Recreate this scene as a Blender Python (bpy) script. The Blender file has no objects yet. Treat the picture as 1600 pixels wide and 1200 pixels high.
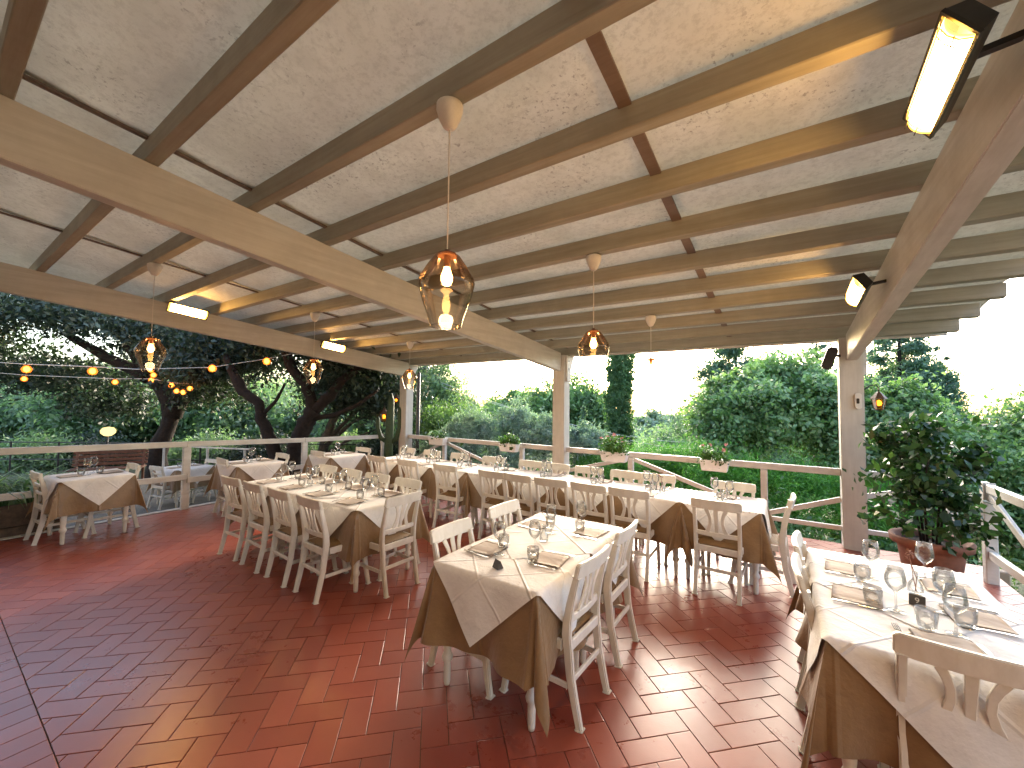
import bpy, bmesh, math, random
import numpy as np
from mathutils import Vector, Matrix
R = math.radians
random.seed(7); rng = np.random.default_rng(7)
S = bpy.context.scene
C = S.collection

# ------------------------------------------------------------------ camera, world, sun, exposure
H = 1.75; FPX = 628.0
def cam_axes(yaw, pitch, roll):
    f = Vector((math.sin(yaw)*math.cos(pitch), math.cos(yaw)*math.cos(pitch), math.sin(pitch)))
    r = Vector((math.cos(yaw), -math.sin(yaw), 0)); u = r.cross(f)
    return (math.cos(roll)*r + math.sin(roll)*u, -math.sin(roll)*r + math.cos(roll)*u, f)
AR, AU, AF = cam_axes(R(-33.9), R(2.5), R(0.6))
cd = bpy.data.cameras.new('camera'); cam = bpy.data.objects.new('camera', cd); C.objects.link(cam)
mw = Matrix.Identity(4)
for i in range(3):
    mw[i][0] = AR[i]; mw[i][1] = AU[i]; mw[i][2] = -AF[i]
mw[2][3] = H
cam.matrix_world = mw
cd.sensor_width = 36; cd.lens = 36*FPX/1600; cd.clip_start = .05; cd.clip_end = 4000
S.camera = cam
W = bpy.data.worlds.new('World'); S.world = W; W.use_nodes = True
wt = W.node_tree; bg = wt.nodes['Background']
sky = wt.nodes.new('ShaderNodeTexSky'); sky.sky_type = 'NISHITA'; sky.sun_disc = False
SUN_EL = 19.0; SUN_AZ = -14.0          # azimuth measured from +Y towards +X
sky.sun_elevation = R(SUN_EL); sky.sun_rotation = R(SUN_AZ); sky.air_density = 1.0; sky.dust_density = 3.0; sky.ozone_density = 1.0
wt.links.new(sky.outputs[0], bg.inputs[0]); bg.inputs[1].default_value = 0.15
sl = bpy.data.lights.new('sun', 'SUN'); sl.energy = 0.5; sl.angle = R(20); sl.color = (1, .97, .93)
so = bpy.data.objects.new('sun', sl); C.objects.link(so)
sd = Vector((math.sin(R(SUN_AZ))*math.cos(R(SUN_EL)), math.cos(R(SUN_AZ))*math.cos(R(SUN_EL)), math.sin(R(SUN_EL))))
so.rotation_euler = sd.to_track_quat('Z', 'Y').to_euler()
vs = S.view_settings; vs.view_transform = 'Standard'; vs.look = 'None'; vs.exposure = 2.88; vs.gamma = 1; vs.use_curve_mapping = False
S.display_settings.display_device = 'sRGB'

def P(px, py, d):
    """point seen at a picture position at depth d metres"""
    return Vector((0, 0, H)) + AF*d + AR*((px-800)/FPX*d) - AU*((py-600)/FPX*d)

# ------------------------------------------------------------------ helpers
def tag(o, label=None, cat=None, group=None, kind=None):
    if label: o['label'] = label
    if cat: o['category'] = cat
    if group: o['group'] = group
    if kind: o['kind'] = kind
    return o
def empty(name, loc=(0, 0, 0), rz=0.0, label=None, cat=None, group=None):
    o = bpy.data.objects.new(name, None); C.objects.link(o); o.location = loc; o.rotation_euler = (0, 0, rz)
    o.empty_display_size = .1
    return tag(o, label, cat, group)
def children(o):
    return KIDS.get(o.name, [])
KIDS = {}
def link(name, me, parent=None):
    o = bpy.data.objects.new(name, me); C.objects.link(o)
    if parent is not None:
        o.parent = parent; KIDS.setdefault(parent.name, []).append(o)
    return o
def copy_tree(o, parent=None):
    c = o.copy(); C.objects.link(c)
    if parent is not None:
        c.parent = parent; KIDS.setdefault(parent.name, []).append(c)
    for ch in list(KIDS.get(o.name, [])): copy_tree(ch, c)
    return c

class MB:
    def __init__(s): s.v = []; s.f = []; s.smooth = []
    def add(s, vs_, fs_, sm=False):
        b = len(s.v); s.v += [tuple(p) for p in vs_]; s.f += [tuple(b+i for i in f) for f in fs_]; s.smooth += [sm]*len(fs_)
        return s
    def box(s, x0, x1, y0, y1, z0, z1):
        return s.add([(x0,y0,z0),(x1,y0,z0),(x1,y1,z0),(x0,y1,z0),(x0,y0,z1),(x1,y0,z1),(x1,y1,z1),(x0,y1,z1)],
                     [(0,3,2,1),(4,5,6,7),(0,1,5,4),(1,2,6,5),(2,3,7,6),(3,0,4,7)])
    def bar(s, p, q, w, h, up=(0, 0, 1)):
        """rectangular bar from p to q; h along up, w across"""
        return s.strip([p, q], w, h, up)
    def strip(s, pts, w, h, up=(0, 0, 1)):
        pts = [Vector(p) for p in pts]; n = len(pts); up = Vector(up); V = []
        ws = w if isinstance(w, (list, tuple)) else [w]*n
        hs = h if isinstance(h, (list, tuple)) else [h]*n
        for i, p in enumerate(pts):
            t = (pts[min(i+1, n-1)]-pts[max(i-1, 0)]).normalized()
            a = t.cross(up)
            if a.length < 1e-4: a = t.cross(Vector((1, 0, 0)))
            a.normalize(); b = a.cross(t).normalized()
            for sa, sb in ((-1,-1),(1,-1),(1,1),(-1,1)): V.append(p + a*sa*ws[i]/2 + b*sb*hs[i]/2)
        F = [(0,3,2,1)[::-1], tuple(4*(n-1)+k for k in (0,3,2,1))]
        for i in range(n-1):
            for k in range(4):
                k2 = (k+1) % 4; F.append((4*i+k, 4*i+k2, 4*i+4+k2, 4*i+4+k))
        return s.add(V, F)
    def tube(s, pts, rad, seg=8, cap=True):
        pts = [Vector(p) for p in pts]; n = len(pts)
        rs = rad if isinstance(rad, (list, tuple)) else [rad]*n
        V = []; ref = None
        for i, p in enumerate(pts):
            t = (pts[min(i+1, n-1)]-pts[max(i-1, 0)]).normalized()
            if ref is None:
                ref = t.cross(Vector((0, 0, 1)))
                if ref.length < 1e-3: ref = Vector((1, 0, 0))
            a = (ref - t*ref.dot(t)).normalized(); ref = a; b = t.cross(a)
            for k in range(seg):
                an = 2*math.pi*k/seg; V.append(p + (a*math.cos(an)+b*math.sin(an))*rs[i])
        F = []
        for i in range(n-1):
            for k in range(seg):
                k2 = (k+1) % seg; F.append((i*seg+k, i*seg+k2, (i+1)*seg+k2, (i+1)*seg+k))
        s.add(V, F, True)
        if cap:
            b = len(s.v)-len(V)
            s.f.append(tuple(b+k for k in range(seg))[::-1]); s.f.append(tuple(b+(n-1)*seg+k for k in range(seg))); s.smooth += [False]*2
        return s
    def lathe(s, prof, seg=16, c=(0, 0, 0)):
        V = []
        for r, z in prof:
            for k in range(seg):
                an = 2*math.pi*k/seg; V.append((c[0]+r*math.cos(an), c[1]+r*math.sin(an), c[2]+z))
        F = []
        for i in range(len(prof)-1):
            for k in range(seg):
                k2 = (k+1) % seg; F.append((i*seg+k, i*seg+k2, (i+1)*seg+k2, (i+1)*seg+k))
        return s.add(V, F, True)
    def prism(s, poly, z0, z1):
        n = len(poly)
        return s.add([(x, y, z0) for x, y in poly]+[(x, y, z1) for x, y in poly],
                     [tuple(range(n))[::-1], tuple(range(n, 2*n))]+[(i, (i+1) % n, n+(i+1) % n, n+i) for i in range(n)])
    def xf(s, m):
        s.v = [tuple(m @ Vector(p)) for p in s.v]; return s
    def mesh(s, name, mat, bevel=0.0, seg=1):
        me = bpy.data.meshes.new(name); me.from_pydata(s.v, [], s.f)
        me.polygons.foreach_set('use_smooth', s.smooth); me.update()
        if bevel:
            bm = bmesh.new(); bm.from_mesh(me)
            es = [e for e in bm.edges if len(e.link_faces) == 2 and e.calc_face_angle(0) > .6]
            bmesh.ops.bevel(bm, geom=es, offset=bevel, segments=seg, affect='EDGES', clamp_overlap=True)
            bm.to_mesh(me); bm.free()
        if mat: me.materials.append(mat)
        return me
    def build(s, name, mat, parent=None, bevel=0.0, seg=1, **kw):
        o = link(name, s.mesh(name, mat, bevel, seg), parent)
        if kw: tag(o, **kw)
        return o

def quads_mesh(name, V, nq, mat, attr=None, smooth=False):
    """V (nq*4,3) numpy -> mesh of separate quads, attr per corner point value"""
    me = bpy.data.meshes.new(name)
    me.vertices.add(len(V)); me.vertices.foreach_set('co', V.astype(np.float32).ravel())
    me.loops.add(nq*4); me.loops.foreach_set('vertex_index', np.arange(nq*4, dtype=np.int32))
    me.polygons.add(nq); me.polygons.foreach_set('loop_start', np.arange(nq, dtype=np.int32)*4)
    me.polygons.foreach_set('loop_total', np.full(nq, 4, dtype=np.int32))
    if attr is not None:
        a = me.attributes.new('tint', 'FLOAT', 'POINT'); a.data.foreach_set('value', attr.astype(np.float32))
    me.update(calc_edges=True); me.materials.append(mat)
    return me

# ------------------------------------------------------------------ materials
def new_mat(name):
    m = bpy.data.materials.new(name); m.use_nodes = True
    nt = m.node_tree; nt.nodes.clear()
    out = nt.nodes.new('ShaderNodeOutputMaterial')
    return m, nt, out
def nd(nt, t, **kw):
    n = nt.nodes.new(t)
    for k, v in kw.items():
        if k.startswith('i_'): n.inputs[k[2:].replace('_', ' ')].default_value = v
        else: setattr(n, k, v)
    return n
def noise(nt, vec, scale, detail=4, rough=.6, scl=None):
    if scl:
        mp = nt.nodes.new('ShaderNodeMapping'); mp.inputs['Scale'].default_value = scl; nt.links.new(vec, mp.inputs[0]); vec = mp.outputs[0]
    n = nt.nodes.new('ShaderNodeTexNoise'); n.inputs['Scale'].default_value = scale; n.inputs['Detail'].default_value = detail; n.inputs['Roughness'].default_value = rough
    nt.links.new(vec, n.inputs['Vector']); return n.outputs['Fac']
def ramp(nt, fac, stops):
    r = nt.nodes.new('ShaderNodeValToRGB'); nt.links.new(fac, r.inputs[0])
    while len(r.color_ramp.elements) < len(stops): r.color_ramp.elements.new(.5)
    for e, (p, c) in zip(r.color_ramp.elements, stops):
        e.position = p; e.color = (c, c, c, 1) if isinstance(c, (int, float)) else (*c, 1)
    return r.outputs[0]
def mixc(nt, fac, a, b, mode='MIX'):
    m = nt.nodes.new('ShaderNodeMix'); m.data_type = 'RGBA'; m.blend_type = mode
    for sock, v in ((m.inputs[0], fac), (m.inputs[6], a), (m.inputs[7], b)):
        if isinstance(v, (int, float)): sock.default_value = v
        elif isinstance(v, tuple): sock.default_value = (*v, 1)
        else: nt.links.new(v, sock)
    return m.outputs[2]
def mth(nt, op, a, b=0.0, c=None):
    m = nt.nodes.new('ShaderNodeMath'); m.operation = op
    for i, v in enumerate((a, b) if c is None else (a, b, c)):
        if isinstance(v, (int, float)): m.inputs[i].default_value = v
        else: nt.links.new(v, m.inputs[i])
    return m.outputs[0]
def bump(nt, h, strength=.3, dist=.01):
    b = nt.nodes.new('ShaderNodeBump'); b.inputs['Strength'].default_value = strength; b.inputs['Distance'].default_value = dist
    nt.links.new(h, b.inputs['Height']); return b.outputs[0]
def principled(nt, out, col, rough=.5, bmp=None, **kw):
    p = nt.nodes.new('ShaderNodeBsdfPrincipled')
    if isinstance(col, tuple): p.inputs['Base Color'].default_value = (*col, 1)
    else: nt.links.new(col, p.inputs['Base Color'])
    if isinstance(rough, (int, float)): p.inputs['Roughness'].default_value = rough
    else: nt.links.new(rough, p.inputs['Roughness'])
    if bmp is not None: nt.links.new(bmp, p.inputs['Normal'])
    for k, v in kw.items(): p.inputs[k.replace('_', ' ')].default_value = v
    nt.links.new(p.outputs[0], out.inputs[0]); return p

def paint_mat(name, col, dark, rough=.42, grain=(6, 60, 6), wear=.5):
    m, nt, out = new_mat(name)
    tc = nd(nt, 'ShaderNodeTexCoord'); oi = nd(nt, 'ShaderNodeObjectInfo')
    ad = nd(nt, 'ShaderNodeVectorMath', operation='ADD'); nt.links.new(tc.outputs['Object'], ad.inputs[0]); nt.links.new(oi.outputs['Random'], ad.inputs[1])
    v = ad.outputs[0]
    g = noise(nt, v, 1.0, 5, .65, grain); n2 = noise(nt, v, 2.3, 5, .7)
    c = mixc(nt, ramp(nt, g, [(.3, 1.), (.75, 0.)]), dark, col)
    c = mixc(nt, ramp(nt, n2, [(.33, wear*.6), (.6, 0.)]), c, tuple(x*.7 for x in dark))
    hh = mth(nt, 'ADD', g, mth(nt, 'MULTIPLY', noise(nt, v, 140, 2), .35))
    principled(nt, out, c, ramp(nt, n2, [(.3, rough+.12), (.7, rough-.06)]), bump(nt, hh, .22, .004))
    return m
M = {}
M['beam'] = paint_mat('painted timber', (.66, .64, .59), (.50, .475, .42), .42, (22, 1.2, 22))
M['rafter'] = paint_mat('shade-toned rafter timber', (.37, .355, .29), (.25, .235, .18), .5, (1.2, 22, 22))  # same paint as the beams, with the rafters' shade put into the colour
M['post'] = paint_mat('painted post timber', (.63, .60, .55), (.50, .47, .42), .45, (14, 14, 1.2))
M['rail'] = paint_mat('white painted rail', (.70, .69, .66), (.56, .54, .50), .45, (3, 3, 20), .8)
M['chair'] = paint_mat('cream painted chair wood', (.75, .735, .68), (.62, .59, .51), .36, (18, 18, 5), .55)
M['batten'] = paint_mat('brown batten wood', (.20, .15, .12), (.15, .11, .085), .6)

def roof_mat():
    m, nt, out = new_mat('mottled roof sheet')
    tc = nd(nt, 'ShaderNodeTexCoord'); v = tc.outputs['Object']
    oi = nd(nt, 'ShaderNodeObjectInfo'); ad = nd(nt, 'ShaderNodeVectorMath', operation='ADD'); nt.links.new(v, ad.inputs[0])
    sc_ = nd(nt, 'ShaderNodeVectorMath', operation='SCALE'); sc_.inputs['Scale'].default_value = 7.0; nt.links.new(oi.outputs['Random'], sc_.inputs[0]); nt.links.new(sc_.outputs[0], ad.inputs[1]); v = ad.outputs[0]
    n1 = noise(nt, v, 1.1, 5, .6); n2 = noise(nt, v, 26, 7, .8); n3 = noise(nt, v, 38, 4, .65); n4 = noise(nt, v, 1.5, 4, .6); n5 = noise(nt, v, 4.5, 5, .7)
    c = ramp(nt, n1, [(.3, (.53, .51, .42)), (.52, (.66, .645, .56)), (.7, (.52, .52, .42))])
    c = mixc(nt, ramp(nt, n2, [(.40, .5), (.52, 0.)]), c, (.40, .38, .30))
    c = mixc(nt, ramp(nt, n5, [(.36, .35), (.5, 0.)]), c, (.44, .42, .34))
    spk = mth(nt, 'MULTIPLY', ramp(nt, n3, [(.585, 0.), (.63, 1.)]), ramp(nt, n4, [(.47, .0), (.60, 1.)]))
    c = mixc(nt, mth(nt, 'MULTIPLY', spk, .75), c, (.20, .17, .12))
    p = principled(nt, out, c, .75, bump(nt, n2, .5, .01))
    t = nd(nt, 'ShaderNodeBsdfTranslucent'); nt.links.new(mixc(nt, .45, c, (.9, .9, .86)), t.inputs[0])
    mx = nd(nt, 'ShaderNodeMixShader'); mx.inputs[0].default_value = .27; nt.links.new(p.outputs[0], mx.inputs[1]); nt.links.new(t.outputs[0], mx.inputs[2]); nt.links.new(mx.outputs[0], out.inputs[0])
    return m
M['roof'] = roof_mat()

def tile_mat():
    m, nt, out = new_mat('terracotta tile')
    tc = nd(nt, 'ShaderNodeTexCoord'); oi = nd(nt, 'ShaderNodeObjectInfo'); geo = nd(nt, 'ShaderNodeNewGeometry')
    at_ = nd(nt, 'ShaderNodeAttribute', attribute_name='tint'); sp = nd(nt, 'ShaderNodeSeparateColor'); nt.links.new(oi.outputs['Color'], sp.inputs[0])
    t = mth(nt, 'ADD', at_.outputs['Fac'], sp.outputs[0])
    pos = geo.outputs['Position']
    n1 = noise(nt, pos, 9, 6, .7); n2 = noise(nt, pos, .8, 4, .6); n3 = noise(nt, pos, 160, 3, .6); n4 = noise(nt, pos, 30, 4, .7)
    c = ramp(nt, t, [(0., (.225, .048, .030)), (.35, (.27, .062, .038)), (.7, (.30, .076, .046)), (1., (.24, .056, .038))])
    c = mixc(nt, ramp(nt, n1, [(.25, .22), (.7, 0.)]), c, (.15, .035, .024))
    c = mixc(nt, ramp(nt, n2, [(.42, 0.), (.75, .2)]), c, (.30, .085, .052))
    ro = ramp(nt, mth(nt, 'ADD', mth(nt, 'MULTIPLY', n1, .5), mth(nt, 'MULTIPLY', n2, .5)), [(.3, .25), (.7, .34)])
    h = mth(nt, 'ADD', mth(nt, 'MULTIPLY', n1, .5), mth(nt, 'MULTIPLY', n3, .14))
    principled(nt, out, c, ro, bump(nt, h, .22, .006), Specular_IOR_Level=.62)
    return m
M['tile'] = tile_mat()
def simple(name, col, rough=.5, var=.25, scale=20, bmp=.2, dist=.004, **kw):
    m, nt, out = new_mat(name); tc = nd(nt, 'ShaderNodeTexCoord'); v = tc.outputs['Object']
    n = noise(nt, v, scale, 5, .65)
    c = mixc(nt, ramp(nt, n, [(.3, 0.), (.7, 1.)]), tuple(x*(1-var) for x in col), tuple(min(1, x*(1+var)) for x in col))
    principled(nt, out, c, rough, bump(nt, n, bmp, dist) if bmp else None, **kw); return m
M['grout'] = simple('grout', (.075, .036, .026), .9, .3, 60)
M['kerb'] = simple('pale kerb stone', (.45, .42, .38), .7, .25, 12)
M['seat'] = None
def seat_mat():
    m, nt, out = new_mat('woven rush seat'); tc = nd(nt, 'ShaderNodeTexCoord'); v = tc.outputs['Object']
    w = nd(nt, 'ShaderNodeTexWave', wave_type='BANDS', bands_direction='X'); w.inputs['Scale'].default_value = 42; w.inputs['Distortion'].default_value = 1.2; w.inputs['Detail'].default_value = 2
    nt.links.new(v, w.inputs[0]); n = noise(nt, v, 9, 4)
    c = mixc(nt, w.outputs['Fac'], (.12, .065, .02), (.27, .16, .055)); c = mixc(nt, ramp(nt, n, [(.35, .5), (.65, 0.)]), c, (.16, .09, .035))
    principled(nt, out, c, .55, bump(nt, w.outputs['Fac'], .5, .004)); return m
M['seat'] = seat_mat()
def cloth_mat(name, col, rough, sheen, crease=True, weave=900, var=.1, trans=0.0):
    m, nt, out = new_mat(name); tc = nd(nt, 'ShaderNodeTexCoord'); uv = tc.outputs['UV']; ob = tc.outputs['Object']
    n = noise(nt, ob, 5, 5, .6); n2 = noise(nt, ob, 26, 4, .6)
    c = mixc(nt, ramp(nt, n, [(.3, 0.), (.7, 1.)]), tuple(x*(1-var) for x in col), tuple(min(1, x*(1+var)) for x in col))
    h = mth(nt, 'ADD', mth(nt, 'MULTIPLY', n, .9), mth(nt, 'MULTIPLY', n2, .22))
    if crease:
        s = nd(nt, 'ShaderNodeSeparateXYZ'); nt.links.new(uv, s.inputs[0])
        def ln(x):  # sharp ironed fold
            return mth(nt, 'MAXIMUM', mth(nt, 'SUBTRACT', 1.0, mth(nt, 'MULTIPLY', mth(nt, 'ABSOLUTE', x), 90)), 0.0)
        h = mth(nt, 'ADD', h, mth(nt, 'MULTIPLY', mth(nt, 'MAXIMUM', ln(s.outputs[0]), ln(s.outputs[1])), .5))
        f4 = mth(nt, 'MAXIMUM', ln(mth(nt, 'SUBTRACT', mth(nt, 'ABSOLUTE', s.outputs[0]), .25)), ln(mth(nt, 'SUBTRACT', mth(nt, 'ABSOLUTE', s.outputs[1]), .25)))
        h = mth(nt, 'ADD', h, mth(nt, 'MULTIPLY', f4, .25))
    p = principled(nt, out, c, rough, bump(nt, h, .9, .014), Sheen_Weight=sheen)
    return m
M['white_cloth'] = cloth_mat('cream white cotton', (.68, .67, .655), .8, .15)
M['khaki'] = cloth_mat('khaki satin', (.20, .118, .050), .36, .3, True, var=.16)
M['napkin'] = cloth_mat('beige napkin', (.32, .25, .19), .8, .2, False)
def metal(name, col, rough=.25):
    m, nt, out = new_mat(name); principled(nt, out, col, rough, None, Metallic=1.0); return m
M['steel'] = metal('polished steel', (.62, .61, .58), .18)
M['black'] = simple('black powder coat', (.02, .02, .02), .45, .2, 30, .1)
M['iron'] = simple('dark iron', (.03, .03, .032), .5, .3, 20, .2)
M['plastic'] = simple('off white plastic', (.72, .69, .64), .4, .04, 20, .05)
M['planter'] = simple('white plastic planter', (.80, .80, .80), .4, .06, 9, .08)
M['cord'] = simple('pale cord', (.7, .66, .6), .6, .05, 20, 0)
M['cup'] = simple('ceiling rose', (.68, .65, .60), .4, .08, 20, .05)
M['terracotta'] = simple('terracotta pot clay', (.22, .095, .06), .75, .3, 9, .3)
M['soil'] = simple('potting soil', (.03, .02, .014), .95, .5, 60, .8, .02)
M['bark'] = simple('dark bark', (.022, .015, .012), .9, .5, 14, 1.0, .03)
M['bark_pale'] = simple('grey bark', (.11, .095, .08), .9, .4, 14, 1.0, .03)
M['bench'] = simple('reddish bench wood', (.14, .06, .035), .6, .35, 18, .3)
M['plank'] = simple('old dark planks', (.085, .055, .035), .7, .4, 14, .4)
M['number'] = simple('dark table number card', (.05, .045, .04), .5, .1, 20, 0)
M['ink'] = simple('pale number ink', (.6, .57, .5), .6, .05, 20, 0)
M['plaster'] = simple('warm plaster', (.30, .235, .17), .85, .12, 6, .3)
M['cactus'] = simple('cactus skin', (.035, .07, .03), .55, .3, 30, .3)
M['petal'] = simple('pale pink petals', (.7, .35, .36), .6, .2, 40, 0)
M['dried'] = simple('dried flower', (.26, .12, .08), .8, .3, 60, .2)
M['brown_wrap'] = simple('brown lamp socket', (.10, .045, .02), .5, .2, 30, .1)

def glass_mat(name, tint=(.985, .99, .985), rim=.30, grad=None):
    m, nt, out = new_mat(name)
    lw = nd(nt, 'ShaderNodeLayerWeight'); lw.inputs['Blend'].default_value = .35
    fr = nd(nt, 'ShaderNodeFresnel'); fr.inputs['IOR'].default_value = 1.5
    tr = nd(nt, 'ShaderNodeBsdfTransparent'); gl = nd(nt, 'ShaderNodeBsdfGlossy'); gl.inputs['Roughness'].default_value = .02
    if grad:
        tc = nd(nt, 'ShaderNodeTexCoord'); s = nd(nt, 'ShaderNodeSeparateXYZ'); nt.links.new(tc.outputs['Object'], s.inputs[0])
        col = ramp(nt, mth(nt, 'DIVIDE', s.outputs[2], grad[0]), grad[1])
        nt.links.new(mixc(nt, mth(nt, 'MULTIPLY', mth(nt, 'POWER', lw.outputs['Facing'], 1.8), .8), col, (.07, .065, .05)), tr.inputs[0])
        nt.links.new(mixc(nt, .5, col, (1, 1, 1)), gl.inputs[0])
    else:
        nt.links.new(mixc(nt, mth(nt, 'MULTIPLY', lw.outputs['Facing'], rim), tint, tuple(.35*x for x in tint)), tr.inputs[0])
    mx = nd(nt, 'ShaderNodeMixShader'); fac = mth(nt, 'MINIMUM', mth(nt, 'MULTIPLY', fr.outputs[0], .75 if grad else .8), .6)
    nt.links.new(fac, mx.inputs[0]); nt.links.new(tr.outputs[0], mx.inputs[1]); nt.links.new(gl.outputs[0], mx.inputs[2])
    nt.links.new(mx.outputs[0], out.inputs[0]); return m
M['glass'] = glass_mat('clear drinking glass')
M['shade'] = glass_mat('amber fading glass', grad=(.34, [(0., (.97, .965, .95)), (.40, (.90, .86, .80)), (.62, (.72, .60, .48)), (1., (.85, .58, .34))]))
M['lantern_glass'] = glass_mat('lantern glass', (.95, .68, .32))
def emit(name, col, st):
    m, nt, out = new_mat(name); e = nd(nt, 'ShaderNodeEmission'); e.inputs[0].default_value = (*col, 1); e.inputs[1].default_value = st
    nt.links.new(e.outputs[0], out.inputs[0]); return m
def heater_mat():
    m, nt, out = new_mat('glowing quartz heater'); tc = nd(nt, 'ShaderNodeTexCoord'); s = nd(nt, 'ShaderNodeSeparateXYZ'); nt.links.new(tc.outputs['Object'], s.inputs[0])
    a = mth(nt, 'DIVIDE', mth(nt, 'ABSOLUTE', s.outputs[1]), .27)
    c = ramp(nt, a, [(.0, (1, .52, .14)), (.66, (1, .50, .12)), (.80, (1, .40, .03))])
    st = ramp(nt, a, [(.66, 1.), (.80, .10)])
    e = nd(nt, 'ShaderNodeEmission'); nt.links.new(c, e.inputs[0]); nt.links.new(mth(nt, 'MULTIPLY', st, 16.0), e.inputs[1])
    nt.links.new(e.outputs[0], out.inputs[0]); return m
M['heat'] = heater_mat()
M['bulb'] = emit('warm bulb', (1, .50, .14), 7.0)
M['string_bulb'] = emit('string bulb core', (1, .42, .07), 3.0)
def shell_mat():
    m, nt, out = new_mat('amber bulb glass'); e = nd(nt, 'ShaderNodeEmission'); e.inputs[0].default_value = (1, .22, .025, 1); e.inputs[1].default_value = .5
    t = nd(nt, 'ShaderNodeBsdfTransparent'); t.inputs[0].default_value = (1, .7, .4, 1); mx = nd(nt, 'ShaderNodeMixShader'); mx.inputs[0].default_value = .5
    nt.links.new(t.outputs[0], mx.inputs[1]); nt.links.new(e.outputs[0], mx.inputs[2]); nt.links.new(mx.outputs[0], out.inputs[0]); return m
M['string_shell'] = shell_mat()
M['globe'] = emit('globe lamp', (1, .72, .28), .28)
M['lantern_light'] = emit('lantern bulb', (1, .26, .03), 1.2)

def leaf_mat(name, c0, c1, c2, trans=.35, rough=.45):
    m, nt, out = new_mat(name)
    at_ = nd(nt, 'ShaderNodeAttribute', attribute_name='tint'); geo = nd(nt, 'ShaderNodeNewGeometry')
    n = noise(nt, geo.outputs['Position'], 1.1, 3, .6)
    c = ramp(nt, at_.outputs['Fac'], [(0., c0), (.5, c1), (1., c2)])
    c = mixc(nt, ramp(nt, n, [(.4, .35), (.6, 0.)]), c, tuple(x*.6 for x in c0))
    p = nt.nodes.new('ShaderNodeBsdfPrincipled'); nt.links.new(c, p.inputs['Base Color']); p.inputs['Roughness'].default_value = rough
    t = nd(nt, 'ShaderNodeBsdfTranslucent'); nt.links.new(mixc(nt, 1., c, (1.0, 1.25, .55), 'MULTIPLY'), t.inputs[0])
    mx = nd(nt, 'ShaderNodeMixShader'); mx.inputs[0].default_value = trans
    nt.links.new(p.outputs[0], mx.inputs[1]); nt.links.new(t.outputs[0], mx.inputs[2]); nt.links.new(mx.outputs[0], out.inputs[0]); return m
M['oak'] = leaf_mat('holm oak leaves', (.018, .034, .024), (.05, .08, .058), (.18, .24, .19), .3)
M['wood_leaf'] = leaf_mat('woodland leaves', (.11, .17, .11), (.26, .37, .24), (.50, .62, .44), .5)
M['bush'] = leaf_mat('broad leaves', (.07, .13, .055), (.20, .33, .14), (.50, .63, .38), .48, .32)
M['hedge'] = leaf_mat('bright feathery hedge', (.04, .15, .02), (.11, .33, .04), (.28, .55, .10), .45)
M['silver'] = leaf_mat('silvery leaves', (.15, .23, .21), (.34, .46, .43), (.62, .70, .67), .4)
M['cypress'] = leaf_mat('cypress foliage', (.045, .10, .04), (.12, .23, .08), (.32, .48, .22), .4)
M['conifer'] = leaf_mat('conifer foliage', (.07, .13, .09), (.14, .23, .17), (.28, .40, .31), .45)
M['lime'] = leaf_mat('light green leaves', (.08, .15, .05), (.17, .29, .10), (.36, .48, .20), .42)
M['far_leaf'] = leaf_mat('hazed distant leaves', (.16, .22, .16), (.24, .32, .24), (.36, .44, .36), .35)  # flatter, greyer greens: the haze of distance is put into the colour
M['pot_leaf'] = leaf_mat('dark glossy leaves', (.012, .038, .016), (.03, .085, .028), (.12, .24, .08), .33, .3)
M['geranium'] = leaf_mat('geranium leaves', (.03, .09, .02), (.07, .17, .035), (.16, .30, .07), .35)
M['grassleaf'] = leaf_mat('strap leaves', (.10, .18, .08), (.22, .34, .18), (.46, .58, .40), .4)

def ground_mat(name, a, b, c_, sc=1.5):
    m, nt, out = new_mat(name); geo = nd(nt, 'ShaderNodeNewGeometry'); pos = geo.outputs['Position']
    n = noise(nt, pos, sc, 6, .65); n2 = noise(nt, pos, 35, 4, .7)
    c = ramp(nt, n, [(.3, a), (.5, b), (.7, c_)]); c = mixc(nt, ramp(nt, n2, [(.35, .6), (.6, 0.)]), c, tuple(x*.5 for x in a))
    principled(nt, out, c, .95, bump(nt, n2, .8, .03)); return m
M['ground'] = ground_mat('hillside ground', (.03, .045, .02), (.05, .075, .03), (.07, .07, .04))
M['gravel'] = ground_mat('dark gravel', (.07, .07, .065), (.11, .108, .10), (.15, .145, .135), 2)

# ------------------------------------------------------------------ terrain and floor
def terrain_z(x, y):
    # terrace hill: level near the left garden, falling away past the far railing and to the right
    d = max(0.0, y-6.9)
    z = -.50
    if x > -8.0:
        if y > 6.7: z = -1.3-.16*d
        if x > 2.0 and y <= 6.7: z = -1.3
    else:
        z = -.50-.02*max(0, -x-12)-.10*max(0, y-9)
    z = max(z, -9-(.02*max(0, math.hypot(x, y)-60)))
    return max(z, -40) + .12*math.sin(x*.9+1)*math.cos(y*.7)*(1 if (y > 7.5 or x < -13 or x > 3) else .1)
mb = MB()
gx = sorted(set([-1500, -900, -500, -300, -180, -110, -70, -50, -40, -30, -25, -20, -17, -15, -13, -12, -11, -10, -9, -8.2, -7.98, -6, -4, -2, 0, 1.98, 2.2, 3, 4, 6, 9, 12, 16, 22, 30, 45, 70, 120, 200, 400, 900, 1500]))
gy = sorted(set([-600, -200, -60, -30, -15, -8, -4, -2, 0, 2, 4, 6, 6.69, 6.75, 7.5, 8.5, 9.5, 11, 13, 15, 18, 22, 27, 33, 40, 50, 65, 85, 110, 150, 220, 350, 600, 1000, 1600]))
V = [(x, y, terrain_z(x, y)) for y in gy for x in gx]; n = len(gx)
F = [(j*n+i, j*n+i+1, (j+1)*n+i+1, (j+1)*n+i) for j in range(len(gy)-1) for i in range(n-1)]
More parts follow.
